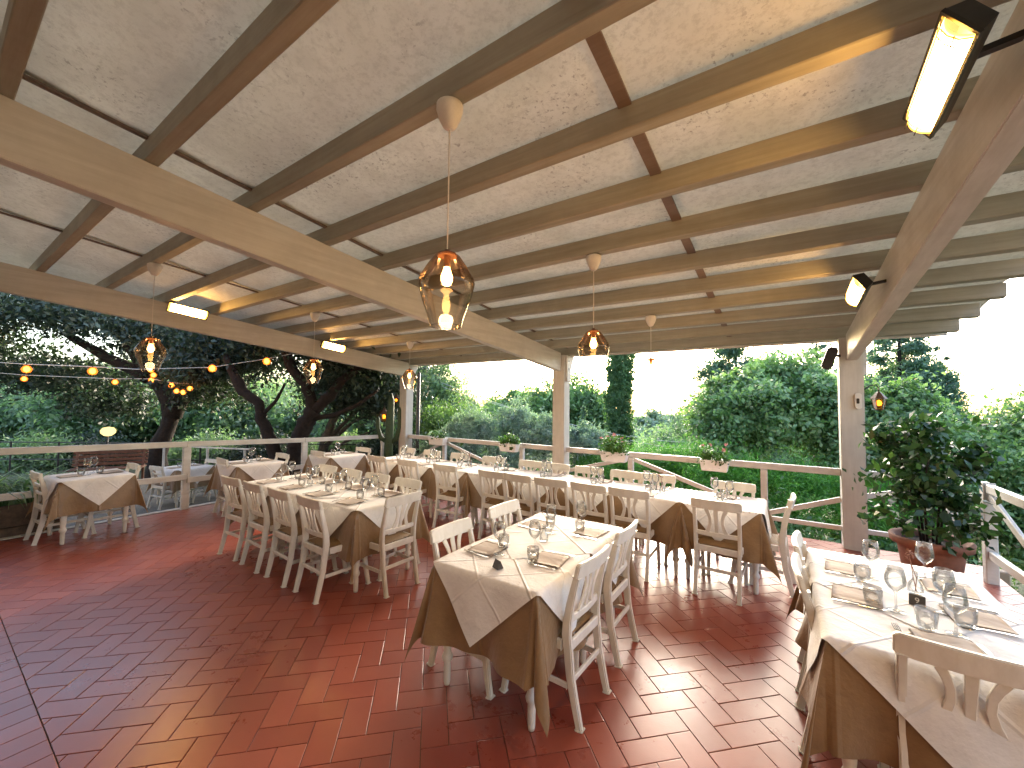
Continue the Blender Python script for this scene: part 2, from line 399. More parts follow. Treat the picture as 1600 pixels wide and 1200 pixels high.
mb.add(V, F, True); mb.build('ground', M['ground'], kind='structure')
MB().add([(-13.5, -3, -.455), (-7.98, -3, -.455), (-7.98, 7.4, -.455), (-13.5, 7.4, -.455)], [(0, 1, 2, 3)]).build('gravel_yard', M['gravel'], kind='structure')

FX0, FX1, FY0, FY1 = -7.92, 1.82, -2.6, 6.62
floor = MB().box(FX0, FX1, FY0, FY1, -.14, -.006).build('floor', M['grout'], kind='structure')
A = .1413; G = .0045
def clip(poly, a, b, c):   # keep a*x+b*y+c>=0
    out = []
    for i in range(len(poly)):
        p, q = poly[i], poly[(i+1) % len(poly)]; dp = a*p[0]+b*p[1]+c; dq = a*q[0]+b*q[1]+c
        if dp >= 0: out.append(p)
        if (dp >= 0) != (dq >= 0):
            t = dp/(dp-dq); out.append((p[0]+(q[0]-p[0])*t, p[1]+(q[1]-p[1])*t))
    return out
r2 = math.sqrt(.5); E1 = (r2, r2); E2 = (-r2, r2); O1, O2 = 1.95, 2.285
tm = MB()      # one tile, bevelled
def tile_geo(mbx, poly, z=0.0, ch=.0028):
    cx = sum(p[0] for p in poly)/len(poly); cy = sum(p[1] for p in poly)/len(poly); n = len(poly)
    inner = []
    for p in poly:
        d = math.hypot(p[0]-cx, p[1]-cy); k = 1-ch*1.3/d; inner.append((cx+(p[0]-cx)*k, cy+(p[1]-cy)*k))
    vsx = [(x, y, z-.006) for x, y in poly]+[(x, y, z-.0007) for x, y in poly]+[(x, y, z) for x, y in inner]
    fs = [tuple(range(2*n, 3*n))]
    for i in range(n):
        j = (i+1) % n; fs += [(i, j, n+j, n+i), (n+i, n+j, 2*n+j, 2*n+i)]
    mbx.add(vsx, fs); return len(vsx)
tile_geo(tm, [(-A+G/2, -A/2+G/2), (A-G/2, -A/2+G/2), (A-G/2, A/2-G/2), (-A+G/2, A/2-G/2)])
tile_me = tm.mesh('tile', M['tile'])
a_ = tile_me.attributes.new('tint', 'FLOAT', 'POINT'); a_.data.foreach_set('value', [0.0]*len(tile_me.vertices))
cands = []; rest = MB(); rest_t = []
BY = .46
for i in range(-80, 60):
    for j in range(-40, 110):
        k = (i-j) % 4
        if k == 0: u0, v0, du, dv, ang = i, j, 2, 1, 45
        elif k == 3: u0, v0, du, dv, ang = i, j, 1, 2, 135
        else: continue
        quad = []
        for a, b in ((G/2, G/2), (du*A-G/2, G/2), (du*A-G/2, dv*A-G/2), (G/2, dv*A-G/2)):
            e1 = O1+u0*A+a; e2 = O2+v0*A+b
            quad.append((e1*E1[0]+e2*E2[0], e1*E1[1]+e2*E2[1]))
        xs = [p[0] for p in quad]; ys = [p[1] for p in quad]
        if max(xs) < FX0+.06 or min(xs) > FX1 or max(ys) < BY or min(ys) > FY1: continue
        cx, cy = sum(xs)/4, sum(ys)/4; inside = min(xs) > FX0+.06 and max(xs) < FX1 and min(ys) > BY and max(ys) < FY1
        rel = Vector((cx, cy, -H)); dz = rel.dot(AF); px = 800+FPX*rel.dot(AR)/max(dz, .01); py = 600-FPX*rel.dot(AU)/max(dz, .01)
        tint = random.random()
        if inside and dz > .3 and -60 < px < 1660 and py < 1250: cands.append((rel.length, cx, cy, ang, tint))
        else:
            q = clip(clip(clip(clip(quad, 1, 0, -FX0-.06), -1, 0, FX1), 0, 1, -BY-.002), 0, -1, FY1)
            if len(q) >= 3: rest_t += [tint]*tile_geo(rest, q)
# straight border course along the near side
x = FX0+.06; 
for row in range(8):
    y1 = BY-.003-row*.289; y0 = y1-.2855
    if y0 < FY0: break
    x = FX0+.06+(row % 2)*.07
    while x < FX1-.14:
        q = [(x, y0), (x+.1395, y0), (x+.1395, y1), (x, y1)]
        cands.append((Vector(((x+.07), (y0+y1)/2, H)).length+(0 if row == 0 and x > -5 else 50), x+.07, (y0+y1)/2, 90, random.random())) if False else None
        rest_t += [random.random()]*tile_geo(rest, q); x += .143
cands.sort()
for _, cx, cy, ang, tint in cands[:300]:
    o = link('tile', tile_me, floor); o.location = (cx, cy, random.uniform(-.0006, .0006)); o.rotation_euler = (random.uniform(-.0015, .0015), random.uniform(-.0015, .0015), R(ang)); o.color = (tint, 0, 0, 1)
for _, cx, cy, ang, tint in cands[300:]:
    ca, sa = math.cos(R(ang)), math.sin(R(ang)); l, w = A-G/2, A/2-G/2
    rest_t += [tint]*tile_geo(rest, [(cx+ca*a-sa*b, cy+sa*a+ca*b) for a, b in ((-l, -w), (l, -w), (l, w), (-l, w))], random.uniform(-.0005, .0005))
me = rest.mesh('floor_tiles', M['tile']); a_ = me.attributes.new('tint', 'FLOAT', 'POINT'); a_.data.foreach_set('value', rest_t)
o = link('floor_tiles', me, floor); o['kind'] = 'stuff'; o.color = (0, 0, 0, 1)
MB().box(FX0-.10, FX0-.002, FY0, FY1, -.6, .004).build('kerb_strip', M['kerb'], bevel=.004, kind='structure')
MB().box(-8.0, 2.0, FY1+.002, FY1+.12, -1.6, -.03).build('retaining_wall', M['plaster'], bevel=.01, label='low rendered retaining wall under the far railing', cat='wall')

# ------------------------------------------------------------------ pergola
SL = math.tan(R(6.0)); Y0 = 6.3
def zb(y, base): return base+SL*(Y0-y)
ZB = 2.31; ZT = ZB+.32   # beam bottom and top at Y0
pg = empty('pergola', (0, 0, 0), label='white timber pergola with sloping rafters and mottled roof sheets over the terrace', cat='pergola')
for bx in (-7.37+.14, -3.30, .72):
    m_ = MB(); ya, yb = -2.5, 6.385; w = .055
    m_.add([(bx-w, ya, zb(ya, ZB)), (bx+w, ya, zb(ya, ZB)), (bx+w, yb, zb(yb, ZB)), (bx-w, yb, zb(yb, ZB)),
            (bx-w, ya, zb(ya, ZT)), (bx+w, ya, zb(ya, ZT)), (bx+w, yb, zb(yb, ZT)), (bx-w, yb, zb(yb, ZT))],
           [(0,3,2,1),(4,5,6,7),(0,1,5,4),(1,2,6,5),(2,3,7,6),(3,0,4,7)])
    b = m_.build('beam', M['beam'], pg, bevel=.006, seg=2)
for px_ in (-7.37, -3.30, .71):
    p = MB().box(px_-.115, px_+.115, 6.39, 6.61, -.0, 2.585).build('post', M['post'], pg, bevel=.007, seg=2)
    # bolted bracket board with a curved end at the outer side
    c = MB(); poly = [(0, 0), (0, .46), (.26, .46), (.27, .41), (.22, .34), (.17, .24), (.14, .12), (.12, 0)]
    sgn = 1
    c.add([(px_+.117, 6.44+y_, 2.12+z_) for y_, z_ in poly]+[(px_+.152, 6.44+y_, 2.12+z_) for y_, z_ in poly],
          [tuple(range(8)), tuple(range(8, 16))[::-1]]+[(i, 8+i, 8+(i+1) % 8, (i+1) % 8) for i in range(8)])
    br = c.build('bracket', M['rail'], p, bevel=.003)
    for (yy, zz) in ((6.50, 2.48), (6.50, 2.34)):
        MB().lathe([(0, 0), (.011, 0), (.011, .006), (0, .006)], 10).xf(Matrix.Translation((px_+.152, yy, zz)) @ Matrix.Rotation(R(90), 4, 'Y')).build('bolt', M['iron'], p)
RX0, RX1 = -8.3, 1.72
rys = [.19+.582*k for k in range(-4, 12)]
for k, ry in enumerate(rys):
    m_ = MB(); w = .037; sag = [random.uniform(-.006, .006) for _ in range(7)]
    xs = [RX0+.08+i*(RX1-.12-RX0)/6 for i in range(7)]; V = []; 
    for x_, sg in zip(xs, sag):
        for yy, top in ((ry-w, 0), (ry+w, 0), (ry+w, 1), (ry-w, 1)):
            V.append((x_, yy, zb(yy, ZT)+.002+sg*(.3 if top else 1)+(.135-.002 if top else 0)))
    F = [(0, 1, 2, 3)[::-1], (24, 25, 26, 27)]
    for i in range(6):
        for q in range(4):
            F.append((4*i+q, 4*i+(q+1) % 4, 4*i+4+(q+1) % 4, 4*i+4+q))
    m_.add(V, F); m_.build('rafter', M['rafter'], pg, bevel=.005)
def edge_y(x): return 6.86+.03*math.sin(x*3.1)+.02*math.sin(x*9.7)
# roof sheets with wavy outer rims, seams covered with battens
seams = [RX0, -5.72, -3.2, -.62, RX1]
for i in range(4):
    xa, xb = seams[i]-(.02 if i else 0), seams[i+1]+(.02 if i < 3 else 0); zo = .016*(i % 2); nx, ny = 26, 80; V = []
    for jy in range(ny+1):
        for ix in range(nx+1):
            x_ = xa+(xb-xa)*ix/nx; ym = edge_y(x_); y_ = -2.6+(ym+2.6)*jy/ny
            if i == 3 and ix == nx: x_ += .045*math.sin(y_*5.4)+.02*math.sin(y_*12.1)
            z_ = zb(y_, ZT)+.141+zo+.010*math.sin(y_*10.8+x_*.4)+.004*math.sin(x_*7+y_*2)
            V.append((x_, y_, z_))
    F = [(j*(nx+1)+q, j*(nx+1)+q+1, (j+1)*(nx+1)+q+1, (j+1)*(nx+1)+q) for j in range(ny) for q in range(nx)]
    nv = len(V); V += [(a, b, c+.012) for a, b, c in V]; F2 = [tuple(nv+q for q in f)[::-1] for f in F]
    rim = [q for q in range(nx+1)]+[(j*(nx+1)+nx) for j in range(1, ny+1)]+[ny*(nx+1)+q for q in range(nx-1, -1, -1)]+[j*(nx+1) for j in range(ny-1, 0, -1)]
    F3 = [(rim[a], nv+rim[a], nv+rim[(a+1) % len(rim)], rim[(a+1) % len(rim)]) for a in range(len(rim))]
    m_ = MB(); m_.add(V, [f[::-1] for f in F], True); m_.f += F3+[f[::-1] for f in F2]; m_.smooth += [False]*len(F3)+[True]*len(F2)
    m_.build('roof_sheet', M['roof'], pg)
for sx, sw in ((-5.72, .03), (-3.2, .035), (-.62, .065)):
    for a in range(len(rys)-1):
        ya, yb = rys[a]+.039, rys[a+1]-.039
        MB().bar((sx, ya, zb(ya, ZT)+.122), (sx, yb, zb(yb, ZT)+.122), sw, .014).build('batten', M['batten'], pg)
# fascia on the far edge
MB().add([(RX0+.05, 6.72, zb(6.72, ZT)-.01), (RX1-.1, 6.72, zb(6.72, ZT)-.01), (RX1-.1, 6.745, zb(6.72, ZT)-.01), (RX0+.05, 6.745, zb(6.72, ZT)-.01),
          (RX0+.05, 6.72, zb(6.72, ZT)+.125), (RX1-.1, 6.72, zb(6.72, ZT)+.125), (RX1-.1, 6.745, zb(6.72, ZT)+.12), (RX0+.05, 6.745, zb(6.72, ZT)+.12)],
         [(0,3,2,1),(4,5,6,7),(0,1,5,4),(1,2,6,5),(2,3,7,6),(3,0,4,7)]).build('fascia', M['rail'], pg, bevel=.004)
# unseen wall behind the camera, widened and darkened to block the low sky
hw = MB().box(-16, 10, -2.9, -2.62, -1.5, 6.0).build('sky_blocking_wall', M['plaster'], bevel=.01, label='unseen plaster wall behind the terrace, added to block the sky', cat='wall')

# ------------------------------------------------------------------ railings
ry_ = 6.50; rt = .955
fr = empty('railing', (0, 0, 0), label='white timber railing with diagonal braces along the far terrace edge', cat='railing')
for xa, xb in ((-7.25, -3.417), (-3.183, .593), (.827, 1.60)):
    MB().box(xa, xb, ry_-.028, ry_+.028, rt-.085, rt).build('top_rail', M['rail'], fr, bevel=.006)
    MB().box(xa, xb, ry_-.022, ry_+.022, .195, .25).build('lower_rail', M['rail'], fr, bevel=.005)
rp = [-6.12, -4.12, -2.04, -.22, 1.55]
for x_ in rp: MB().box(x_-.04, x_+.04, ry_-.040, ry_+.040, -.02, rt-.087).build('rail_post', M['rail'], fr, bevel=.006)
for (xa, za, xb, zc) in ((-7.22, .32, -6.17, .84), (-6.07, .84, -4.17, .29), (-4.07, .29, -2.09, .84), (-1.99, .84, -.27, .29), (-.17, .29, .592, .575), (.828, .645, 1.50, .84)):
    MB().bar((xa, ry_, za), (xb, ry_, zc), .036, .062).build('brace', M['rail'], fr, bevel=.004)
# left railing
lr = empty('railing', (0, 0, 0), label='white two-bar timber railing on the left side below the oak trees', cat='railing')
LX = -7.86
lp = [(-2.5, 1.15), (.0, 1.14), (2.46, 1.06), (4.36, .985), (6.25, .935)]
for (ya, za), (yb, zc) in zip(lp[:-1], lp[1:]):
    MB().bar((LX, ya+.002, za-.04), (LX, yb-.002, zc-.04), .055, .085).build('top_rail', M['rail'], lr, bevel=.006)
    if ya > -1: MB().bar((LX+.05, ya+.002, za-.60), (LX+.05, yb-.002, zc-.55), .035, .085).build('lower_rail', M['rail'], lr, bevel=.005)
for y_, z_ in lp: MB().box(LX-.033, LX+.033, y_-.05, y_+.05, -.05, z_-.084).build('rail_post', M['rail'], lr, bevel=.006)
# right railing, running back towards the viewer
rr = empty('railing', (0, 0, 0), label='white timber railing with crossed braces at the right edge of the terrace', cat='railing')
RXX = 1.70
MB().box(RXX-.03, RXX+.03, 2.9, 6.0, .89, .975).build('top_rail', M['rail'], rr, bevel=.006)
MB().box(RXX-.025, RXX+.025, 2.9, 6.0, .24, .32).build('lower_rail', M['rail'], rr, bevel=.005)
for y_ in (3.3, 4.7, 6.05): MB().box(RXX-.045, RXX+.045, y_-.045, y_+.045, -.02, .888 if y_ < 6 else .99).build('rail_post', M['rail'], rr, bevel=.006)
MB().bar((RXX, 5.99, .86), (RXX, 4.76, .36), .03, .07).build('brace', M['rail'], rr, bevel=.004)
MB().bar((RXX, 4.64, .36), (RXX, 3.36, .86), .03, .07).build('brace', M['rail'], rr, bevel=.004)

# ------------------------------------------------------------------ chairs
up_prof = [(-.264, 0), (-.238, .11), (-.208, .25), (-.193, .40), (-.186, .47), (-.190, .54), (-.208, .64), (-.230, .73), (-.248, .80)]
def chair_proto(kind):
    t = empty('dining_chair')
    m = M['chair']
    for s in (-1, 1):
        xs = .178
        pts = [(s*(xs+.004*(z_ > .4)), y_, z_) for y_, z_ in up_prof]
        mb_ = MB().strip(pts, [.031]*len(pts), [.037, .042, .046, .05, .054, .05, .044, .038, .034], (0, 1, 0))
        mb_.build('leg', m, t, bevel=.006, seg=2)
    fl = [(.240, 0), (.220, .10), (.198, .24), (.188, .39)]
    for s in (-1, 1):
        MB().strip([(s*.19, y_, z_) for y_, z_ in fl], .034, [.033, .036, .042, .046], (0, 1, 0)).build('leg', m, t, bevel=.006, seg=2)
    # seat frame
    f = MB(); zz = .385; f.box(-.165, .165, -.212, -.190, zz, zz+.055); f.box(-.172, .172, .178, .202, zz, zz+.055)
    for s in (-1, 1): f.bar((s*.186, -.158, zz+.0275), (s*.192, .164, zz+.0275), .022, .054)
    f.build('seat_frame', m, t, bevel=.004)
    # cushion like rush seat
    g = MB(); n = 9; V = []
    for j in range(n+1):
        for i in range(n+1):
            u = i/n*2-1; v = j/n*2-1; hx = .172+.014*(v+1)/2
            V.append((u*hx, v*.185+.002, .443+.018*(1-u**6)*(1-v**6)))
    g.add(V, [(j*(n+1)+i, j*(n+1)+i+1, (j+1)*(n+1)+i+1, (j+1)*(n+1)+i) for j in range(n) for i in range(n)], True)
    g.build('seat', M['seat'], t)
    # top rail, gently bowed
    def bow(x_): return -.02*(1-(x_/.21)**2)
    if kind == 'splat':
        xs = [-.208, -.19, -.12, -.04, .04, .12, .19, .208]
        V = []; 
        for i, x_ in enumerate(xs):
            top = .878-(.008 if i in (0, 7) else 0); b_ = .786+(.008 if i in (0, 7) else 0)
            for yy, z_ in ((-.013, b_), (.013, b_), (.013, top), (-.013, top)):
                V.append((x_, -.246+bow(x_)+yy-(.02 if z_ > .85 else 0), z_))
        F = [(3, 2, 1, 0), (28, 29, 30, 31)]+[(4*i+q, 4*i+(q+1) % 4, 4*i+4+(q+1) % 4, 4*i+4+q) for i in range(7) for q in range(4)]
        MB().add(V, [f_[::-1] for f_ in F]).build('top_rail', m, t, bevel=.005, seg=2)
        MB().strip([(-.170, -.196, .552), (-.08, -.207, .552), (0, -.210, .552), (.08, -.207, .552), (.170, -.196, .552)], .020, .040).build('back_rail', m, t, bevel=.004)
        zs = [.570, .61, .66, .71, .75, .79]
        yb_ = [-.209, -.216, -.227, -.239, -.25, -.258]
        for s, xs_ in ((-1, [.078, .062, .050, .052, .064, .082]), (0, [0]*6), (1, [.078, .062, .050, .052, .064, .082])):
            pts = [(s*x_, y_, z_) for x_, y_, z_ in zip(xs_, yb_, zs)]
            MB().strip(pts, .014, [.036, .032, .029, .029, .032, .037] if s else [.034, .032, .033, .036, .038, .040], (1, 0, 0)).build('splat', m, t, bevel=.003)
    else:
        for nm, z_, y_, h_ in (('slat', .585, -.205, .034), ('slat', .685, -.222, .034), ('top_rail', .80, -.246, .085)):
            e = .205 if nm == 'top_rail' else .172
            MB().strip([(-e, y_, z_), (-e*.5, y_-.012, z_), (0, y_-.016, z_), (e*.5, y_-.012, z_), (e, y_, z_)], .018, [h_*.8, h_, h_, h_, h_*.8]).build(nm, m, t, bevel=.004)
    for s in (-1, 1): MB().bar((s*.186, -.192, .205), (s*.190, .185, .205), .016, .030).build('stretcher', m, t, bevel=.003)
    MB().bar((-.168, -.214, .235), (.168, -.214, .235), .018, .030).build('stretcher', m, t, bevel=.003)
    MB().bar((-.172, .195, .265), (.172, .195, .265), .016, .028).build('stretcher', m, t, bevel=.003)
    return t
protos = {'splat': chair_proto('splat'), 'ladder': chair_proto('ladder')}
used = set()
def chair(x_, y_, face, label, group, kind='splat', z=0.0):
    """face: direction the sitter looks, degrees from +Y counterclockwise"""
    p = protos[kind]
    o = p if kind not in used else copy_tree(p)
    used.add(kind)
    o.location = (x_, y_, z); o.rotation_euler = (0, 0, R(face)+random.uniform(-.055, .055)); tag(o, label, 'chair', group)
    return o

# ------------------------------------------------------------------ tables
TZ = .745
def table_proto(hx, hy):
    t = empty('dining_table')
    MB().box(-hx, hx, -hy, hy, TZ-.025, TZ).build('tabletop', M['chair'], t, bevel=.003)
    a = MB(); e = .06
    a.box(-hx+e, hx-e, -hy+e-.01, -hy+e+.01, TZ-.11, TZ-.026); a.box(-hx+e, hx-e, hy-e-.01, hy-e+.01, TZ-.11, TZ-.026)
    a.box(-hx+e-.01, -hx+e+.01, -hy+e+.011, hy-e-.011, TZ-.11, TZ-.026); a.box(hx-e-.01, hx-e+.01, -hy+e+.011, hy-e-.011, TZ-.11, TZ-.026)
    a.build('apron', M['chair'], t)
    prof = [(.0, 0), (.017, 0), (.020, .02), (.022, .10), (.020, .135), (.030, .150), (.034, .168), (.028, .186), (.022, .198), (.026, .23), (.032, .40), (.034, .56), (.030, .62), (.036, .64), (.036, TZ-.027), (0, TZ-.027)]
    lm = MB().lathe(prof, 14).mesh('leg', M['chair'])
    for sx in (-1, 1):
        for sy in (-1, 1):
            o = link('leg', lm, t); o.location = (sx*(hx-.055), sy*(hy-.055), 0)
    return t
tprotos = {}
def table(x_, y_, hx, hy, rz, label, group=None, z=0.0):
    k = (round(hx, 3), round(hy, 3))
    if k not in tprotos: o = tprotos[k] = table_proto(hx, hy)
    else: o = copy_tree(tprotos[k])
    o.location = (x_, y_, z); o.rotation_euler = (0, 0, rz); return tag(o, label, 'table', group)

def grid_cloth(name, na, nb, fn, uvfn, mat, smooth=True):
    V = []; UV = []
    for j in range(nb+1):
        for i in range(na+1):
            V.append(fn(i/na, j/nb)); UV.append(uvfn(i/na, j/nb))
    F = [(j*(na+1)+i, j*(na+1)+i+1, (j+1)*(na+1)+i+1, (j+1)*(na+1)+i) for j in range(nb) for i in range(na)]
    me = bpy.data.meshes.new(name); me.from_pydata([tuple(v) for v in V], [], F); me.polygons.foreach_set('use_smooth', [True]*len(F))
    uv = me.uv_layers.new(name='UVMap'); idx = np.empty(len(me.loops), dtype=np.int32); me.loops.foreach_get('vertex_index', idx)
    uv.data.foreach_set('uv', np.array(UV, dtype=np.float32)[idx].ravel()); me.materials.append(mat); me.update()
    return me
def undercloth(hx, hy, d, seed, res=.035):
    rs = random.Random(seed); ph = [rs.uniform(0, 6.28) for _ in range(8)]; am = [rs.uniform(.6, 1.2) for _ in range(4)]
    LX_, LY_ = hx+d, hy+d; na = int(2*LX_/res); nb = int(2*LY_/res)
    sk = [rs.uniform(-.05, .05) for _ in range(4)]
    def snap(a, L_, h_, n_):
        u = (a*2-1)*L_; st = 2*L_/n_
        return math.copysign(h_, u) if abs(abs(u)-h_) < st*.5 else u
    def fn(a, b):
        u = snap(a, LX_, hx, na); v = snap(b, LY_, hy, nb)
        ox = max(0, abs(u)-hx); oy = max(0, abs(v)-hy); su = 1 if u > 0 else -1; sv = 1 if v > 0 else -1
        bx_, by_ = max(-hx, min(hx, u)), max(-hy, min(hy, v)); z_ = TZ+.004
        if ox == 0 and oy == 0: return (bx_, by_, z_)
        h = math.hypot(ox, oy); th = math.atan2(oy, ox)
        e = min(h, .012); fl = .008+.10*h
        ci = (0 if su > 0 else 1)+(0 if sv > 0 else 2)
        if oy == 0:
            w_ = am[0]*.034*min(1.1, h/.42)**2.2*math.sin(v*11+ph[0]+su)+.014*(h/.43)**2*math.sin(v*27+ph[1]*su)
            fl += w_; near = max(0, 1-(hy-abs(v))/.12); fl += near*.05*h
            return (bx_+su*fl, by_, z_-h+e*.4)
        if ox == 0:
            w_ = am[1]*.034*min(1.1, h/.42)**2.2*math.sin(u*10+ph[2]+sv)+.014*(h/.43)**2*math.sin(u*25+ph[3]*sv)
            fl += w_; near = max(0, 1-(hx-abs(u))/.12); fl += near*.05*h
            return (bx_, by_+sv*fl, z_-h+e*.4)
        s2 = math.sin(2*th)
        # hanging corner: pinched pleats either side of an outward point
        k = h*(.11+.21*s2**2*am[ci]); wob = .05*h*math.sin(6*th+ph[4+ci])*s2
        th2 = math.pi/4+(th-math.pi/4)*(.95-.55*min(1, h/.5)*s2)
        cx_, cy_ = math.cos(th2)*k-math.sin(th2)*wob, math.sin(th2)*k+math.cos(th2)*wob
        drop = math.sqrt(max(0, h*h-k*k))*1.0
        return (bx_+su*(.008+cx_), by_+sv*(.008+cy_), z_-drop+e*.4)
    return grid_cloth('tablecloth', na, nb, fn, lambda a, b: ((a*2-1)*LX_*.71, (b*2-1)*LY_*.71), M['khaki'])
def overlay(hx, hy, drop, hang, dz, seed, res=.03, rot=0.0):
    """square cloth laid diagonally; hang = sides (+x,-x,+y,-y) where it falls over the edge"""
    rs = random.Random(seed); ph = [rs.uniform(0, 6.28) for _ in range(4)]; D = max(hx, hy)+drop; n = int(D*math.sqrt(2)/res)
    jx, jy = rs.uniform(-.008, .008), rs.uniform(-.008, .008); rt_ = rs.uniform(-.03, .03)+rot
    def fn(a, b):
        p = (a-.5)*D*math.sqrt(2); q = (b-.5)*D*math.sqrt(2)
        an = math.pi/4+rt_; u = p*math.cos(an)-q*math.sin(an)+jx; v = p*math.sin(an)+q*math.cos(an)+jy
        z_ = TZ+.0075+dz
        z_ += .0012*math.sin(u*14+ph[0])*math.sin(v*11+ph[1])
        ox = max(0, abs(u)-hx) if hang[0 if u > 0 else 1] else 0; oy = max(0, abs(v)-hy) if hang[2 if v > 0 else 3] else 0
        if ox == 0 and oy == 0:
            if (abs(u) > hx) or (abs(v) > hy): z_ -= 0
            return (u, v, z_)
        su = 1 if u > 0 else -1; sv = 1 if v > 0 else -1
        if ox > 0 and oy > 0:
            h = math.hypot(ox, oy); return (su*(hx+min(ox, .018)+.25*ox), sv*(hy+min(oy, .018)+.25*oy), z_-max(0, h-.011))
        h = ox+oy; fl = min(h, .018)+.135*h+.006*math.sin((v if ox else u)*16+ph[2])*min(1, h/.15)
        e = min(h, .011)
        if ox > 0: return (su*(hx+fl), v, z_-h+e)
        return (u, sv*(hy+fl), z_-h+e)
    return grid_cloth('overlay_cloth', n, n, fn, lambda a, b: ((a-.5), (b-.5)), M['white_cloth'])

# ------------------------------------------------------------------ tableware meshes
def wine_me(s=1.0):
    p = [(.0, .002), (.034, .003), (.036, .005), (.020, .008), (.005, .014), (.0042, .05), (.0042, .088), (.010, .098), (.026, .112), (.038, .132), (.041, .150), (.038, .175), (.032, .212), (.0305, .212), (.0365, .175), (.0392, .150), (.036, .133), (.024, .114), (.008, .100), (0, .0985)]
    return MB().lathe([(r*s, z_*s) for r, z_ in p], 20).mesh('wine_glass', M['glass'])
def tumbler_me():
    p = [(0, .002), (.028, .002), (.031, .006), (.038, .05), (.039, .088), (.0372, .088), (.0362, .05), (.0285, .012), (0, .010)]
    return MB().lathe(p, 20).mesh('water_glass', M['glass'])
WG = wine_me(); TG = tumbler_me()
def napkin_me(seed):
    rs = random.Random(seed); m_ = MB(); n = 8
    for lay, (w, h, z0) in enumerate(((.10, .10, 0.0), (.098, .097, .006))):
        V = []
        for j in range(n+1):
            for i in range(n+1):
                u = i/n*2-1; v = j/n*2-1
                V.append((u*w+rs.uniform(-.0008, .0008), v*h, z0+.006-.004*(u**8+v**8)+.0015*math.sin(u*4+rs.random()*.4)))
        k = len(V); V2 = V+[(x_, y_, z0) for x_, y_, z_ in V]
        F = [(j*(n+1)+i, j*(n+1)+i+1, (j+1)*(n+1)+i+1, (j+1)*(n+1)+i) for j in range(n) for i in range(n)]
        rim = list(range(n+1))+[j*(n+1)+n for j in range(1, n+1)]+[n*(n+1)+q for q in range(n-1, -1, -1)]+[j*(n+1) for j in range(n-1, 0, -1)]
        F += [(rim[a], k+rim[a], k+rim[(a+1) % len(rim)], rim[(a+1) % len(rim)])[::-1] for a in range(len(rim))]
        m_.add(V2, F, True)
    return m_.mesh('napkin', M['napkin'])
NP = [napkin_me(k) for k in range(3)]
def knife_me():
    m_ = MB(); m_.strip([(0, -.105, .004), (0, -.04, .005), (0, .0, .0045)], [.013, .012, .008], [.006, .006, .004])
    m_.strip([(0, .001, .003), (.001, .05, .003), (.0, .09, .003), (-.004, .108, .003)], [.010, .017, .016, .004], .0014)
    return m_.mesh('knife', M['steel'], .001)
def fork_me():
    m_ = MB(); m_.strip([(0, -.10, .004), (0, -.05, .006), (0, .02, .005)], [.013, .009, .006], .003)
    m_.strip([(0, .021, .005), (0, .038, .003), (0, .05, .004)], [.006, .022, .024], .002)
    for k in range(4): m_.strip([((k-1.5)*.0065, .051, .004), ((k-1.5)*.0065, .075, .006), ((k-1.5)*.006, .095, .010)], [.0036, .0034, .002], .002)
    return m_.mesh('fork', M['steel'])
KN = knife_me(); FK = fork_me()
ORD = ['first', 'second', 'third', 'fourth', 'fifth', 'sixth', 'seventh', 'eighth', 'ninth', 'tenth']
ZC = TZ+.012
def put(name, me_, x_, y_, rz, label, cat, group, z=ZC):
    o = link(name, me_); o.location = (x_, y_, z); o.rotation_euler = (0, 0, rz); return tag(o, label, cat, group)
def place(x_, y_, face, where, gr, full=True, wine=True, z=ZC, swap=1, gp=None):
    """x,y: point at the table edge; face: direction the diner looks"""
    a = R(face); f = Vector((-math.sin(a), math.cos(a), 0)); r_ = Vector((math.cos(a), math.sin(a), 0)); p0 = Vector((x_, y_, 0))
    j = lambda s=.008: random.uniform(-s, s)
    q = p0+f*.145+r_*j(.015)
    put('napkin', random.choice(NP), q.x, q.y, a+j(.12), 'folded beige napkin, '+where, 'napkin', 'napkins '+gr, z)
    q = p0+f*.14+r_*(.125+j()); put('knife', KN, q.x, q.y, a+j(.1), 'steel knife, '+where, 'knife', 'knives '+gr, z)
    if full:
        q = p0+f*.14-r_*(.135+j()); put('fork', FK, q.x, q.y, a+j(.1), 'steel fork, '+where, 'fork', 'forks '+gr, z)
    if wine:
        q = Vector((gp[0], gp[1], 0)) if gp else p0+f*(.285+j(.015))+r_*(.075*swap+j(.015)); put('wine_glass', WG, q.x, q.y, j(3), 'stemmed wine glass, '+where, 'wine glass', 'wine glasses '+gr, z)
    q = Vector((gp[2], gp[3], 0)) if gp else p0+f*(.255+j(.015))+r_*((.075-.085)*swap+j(.012)); put('water_glass', TG, q.x, q.y, j(3), 'clear water tumbler, '+where, 'glass', 'water glasses '+gr, z)
def number_stand(x_, y_, rz, label, digit=None):
    t = empty('table_number', (x_, y_, ZC), rz, label, 'table number')
    MB().add([(-.03, -.022, 0), (.03, -.022, 0), (.03, .022, 0), (-.03, .022, 0), (-.03, 0, .048), (.03, 0, .048)], [(0, 1, 5, 4), (2, 3, 4, 5), (1, 2, 5), (3, 0, 4), (0, 3, 2, 1)]).build('card', M['number'], t, bevel=.0015)
    if digit:
        cu = bpy.data.curves.new('digit', 'FONT'); cu.body = digit; cu.size = .036; cu.extrude = .0004; cu.align_x = 'CENTER'; cu.align_y = 'CENTER'
        tmp = bpy.data.objects.new('digit', cu); C.objects.link(tmp); bpy.context.view_layer.update()
        me_ = bpy.data.meshes.new_from_object(tmp); bpy.data.objects.remove(tmp); me_.materials.clear(); me_.materials.append(M['ink'])
        o = link('digit', me_, t); o.location = (0, -.0125, .0235); o.rotation_euler = (R(65.4), 0, 0)

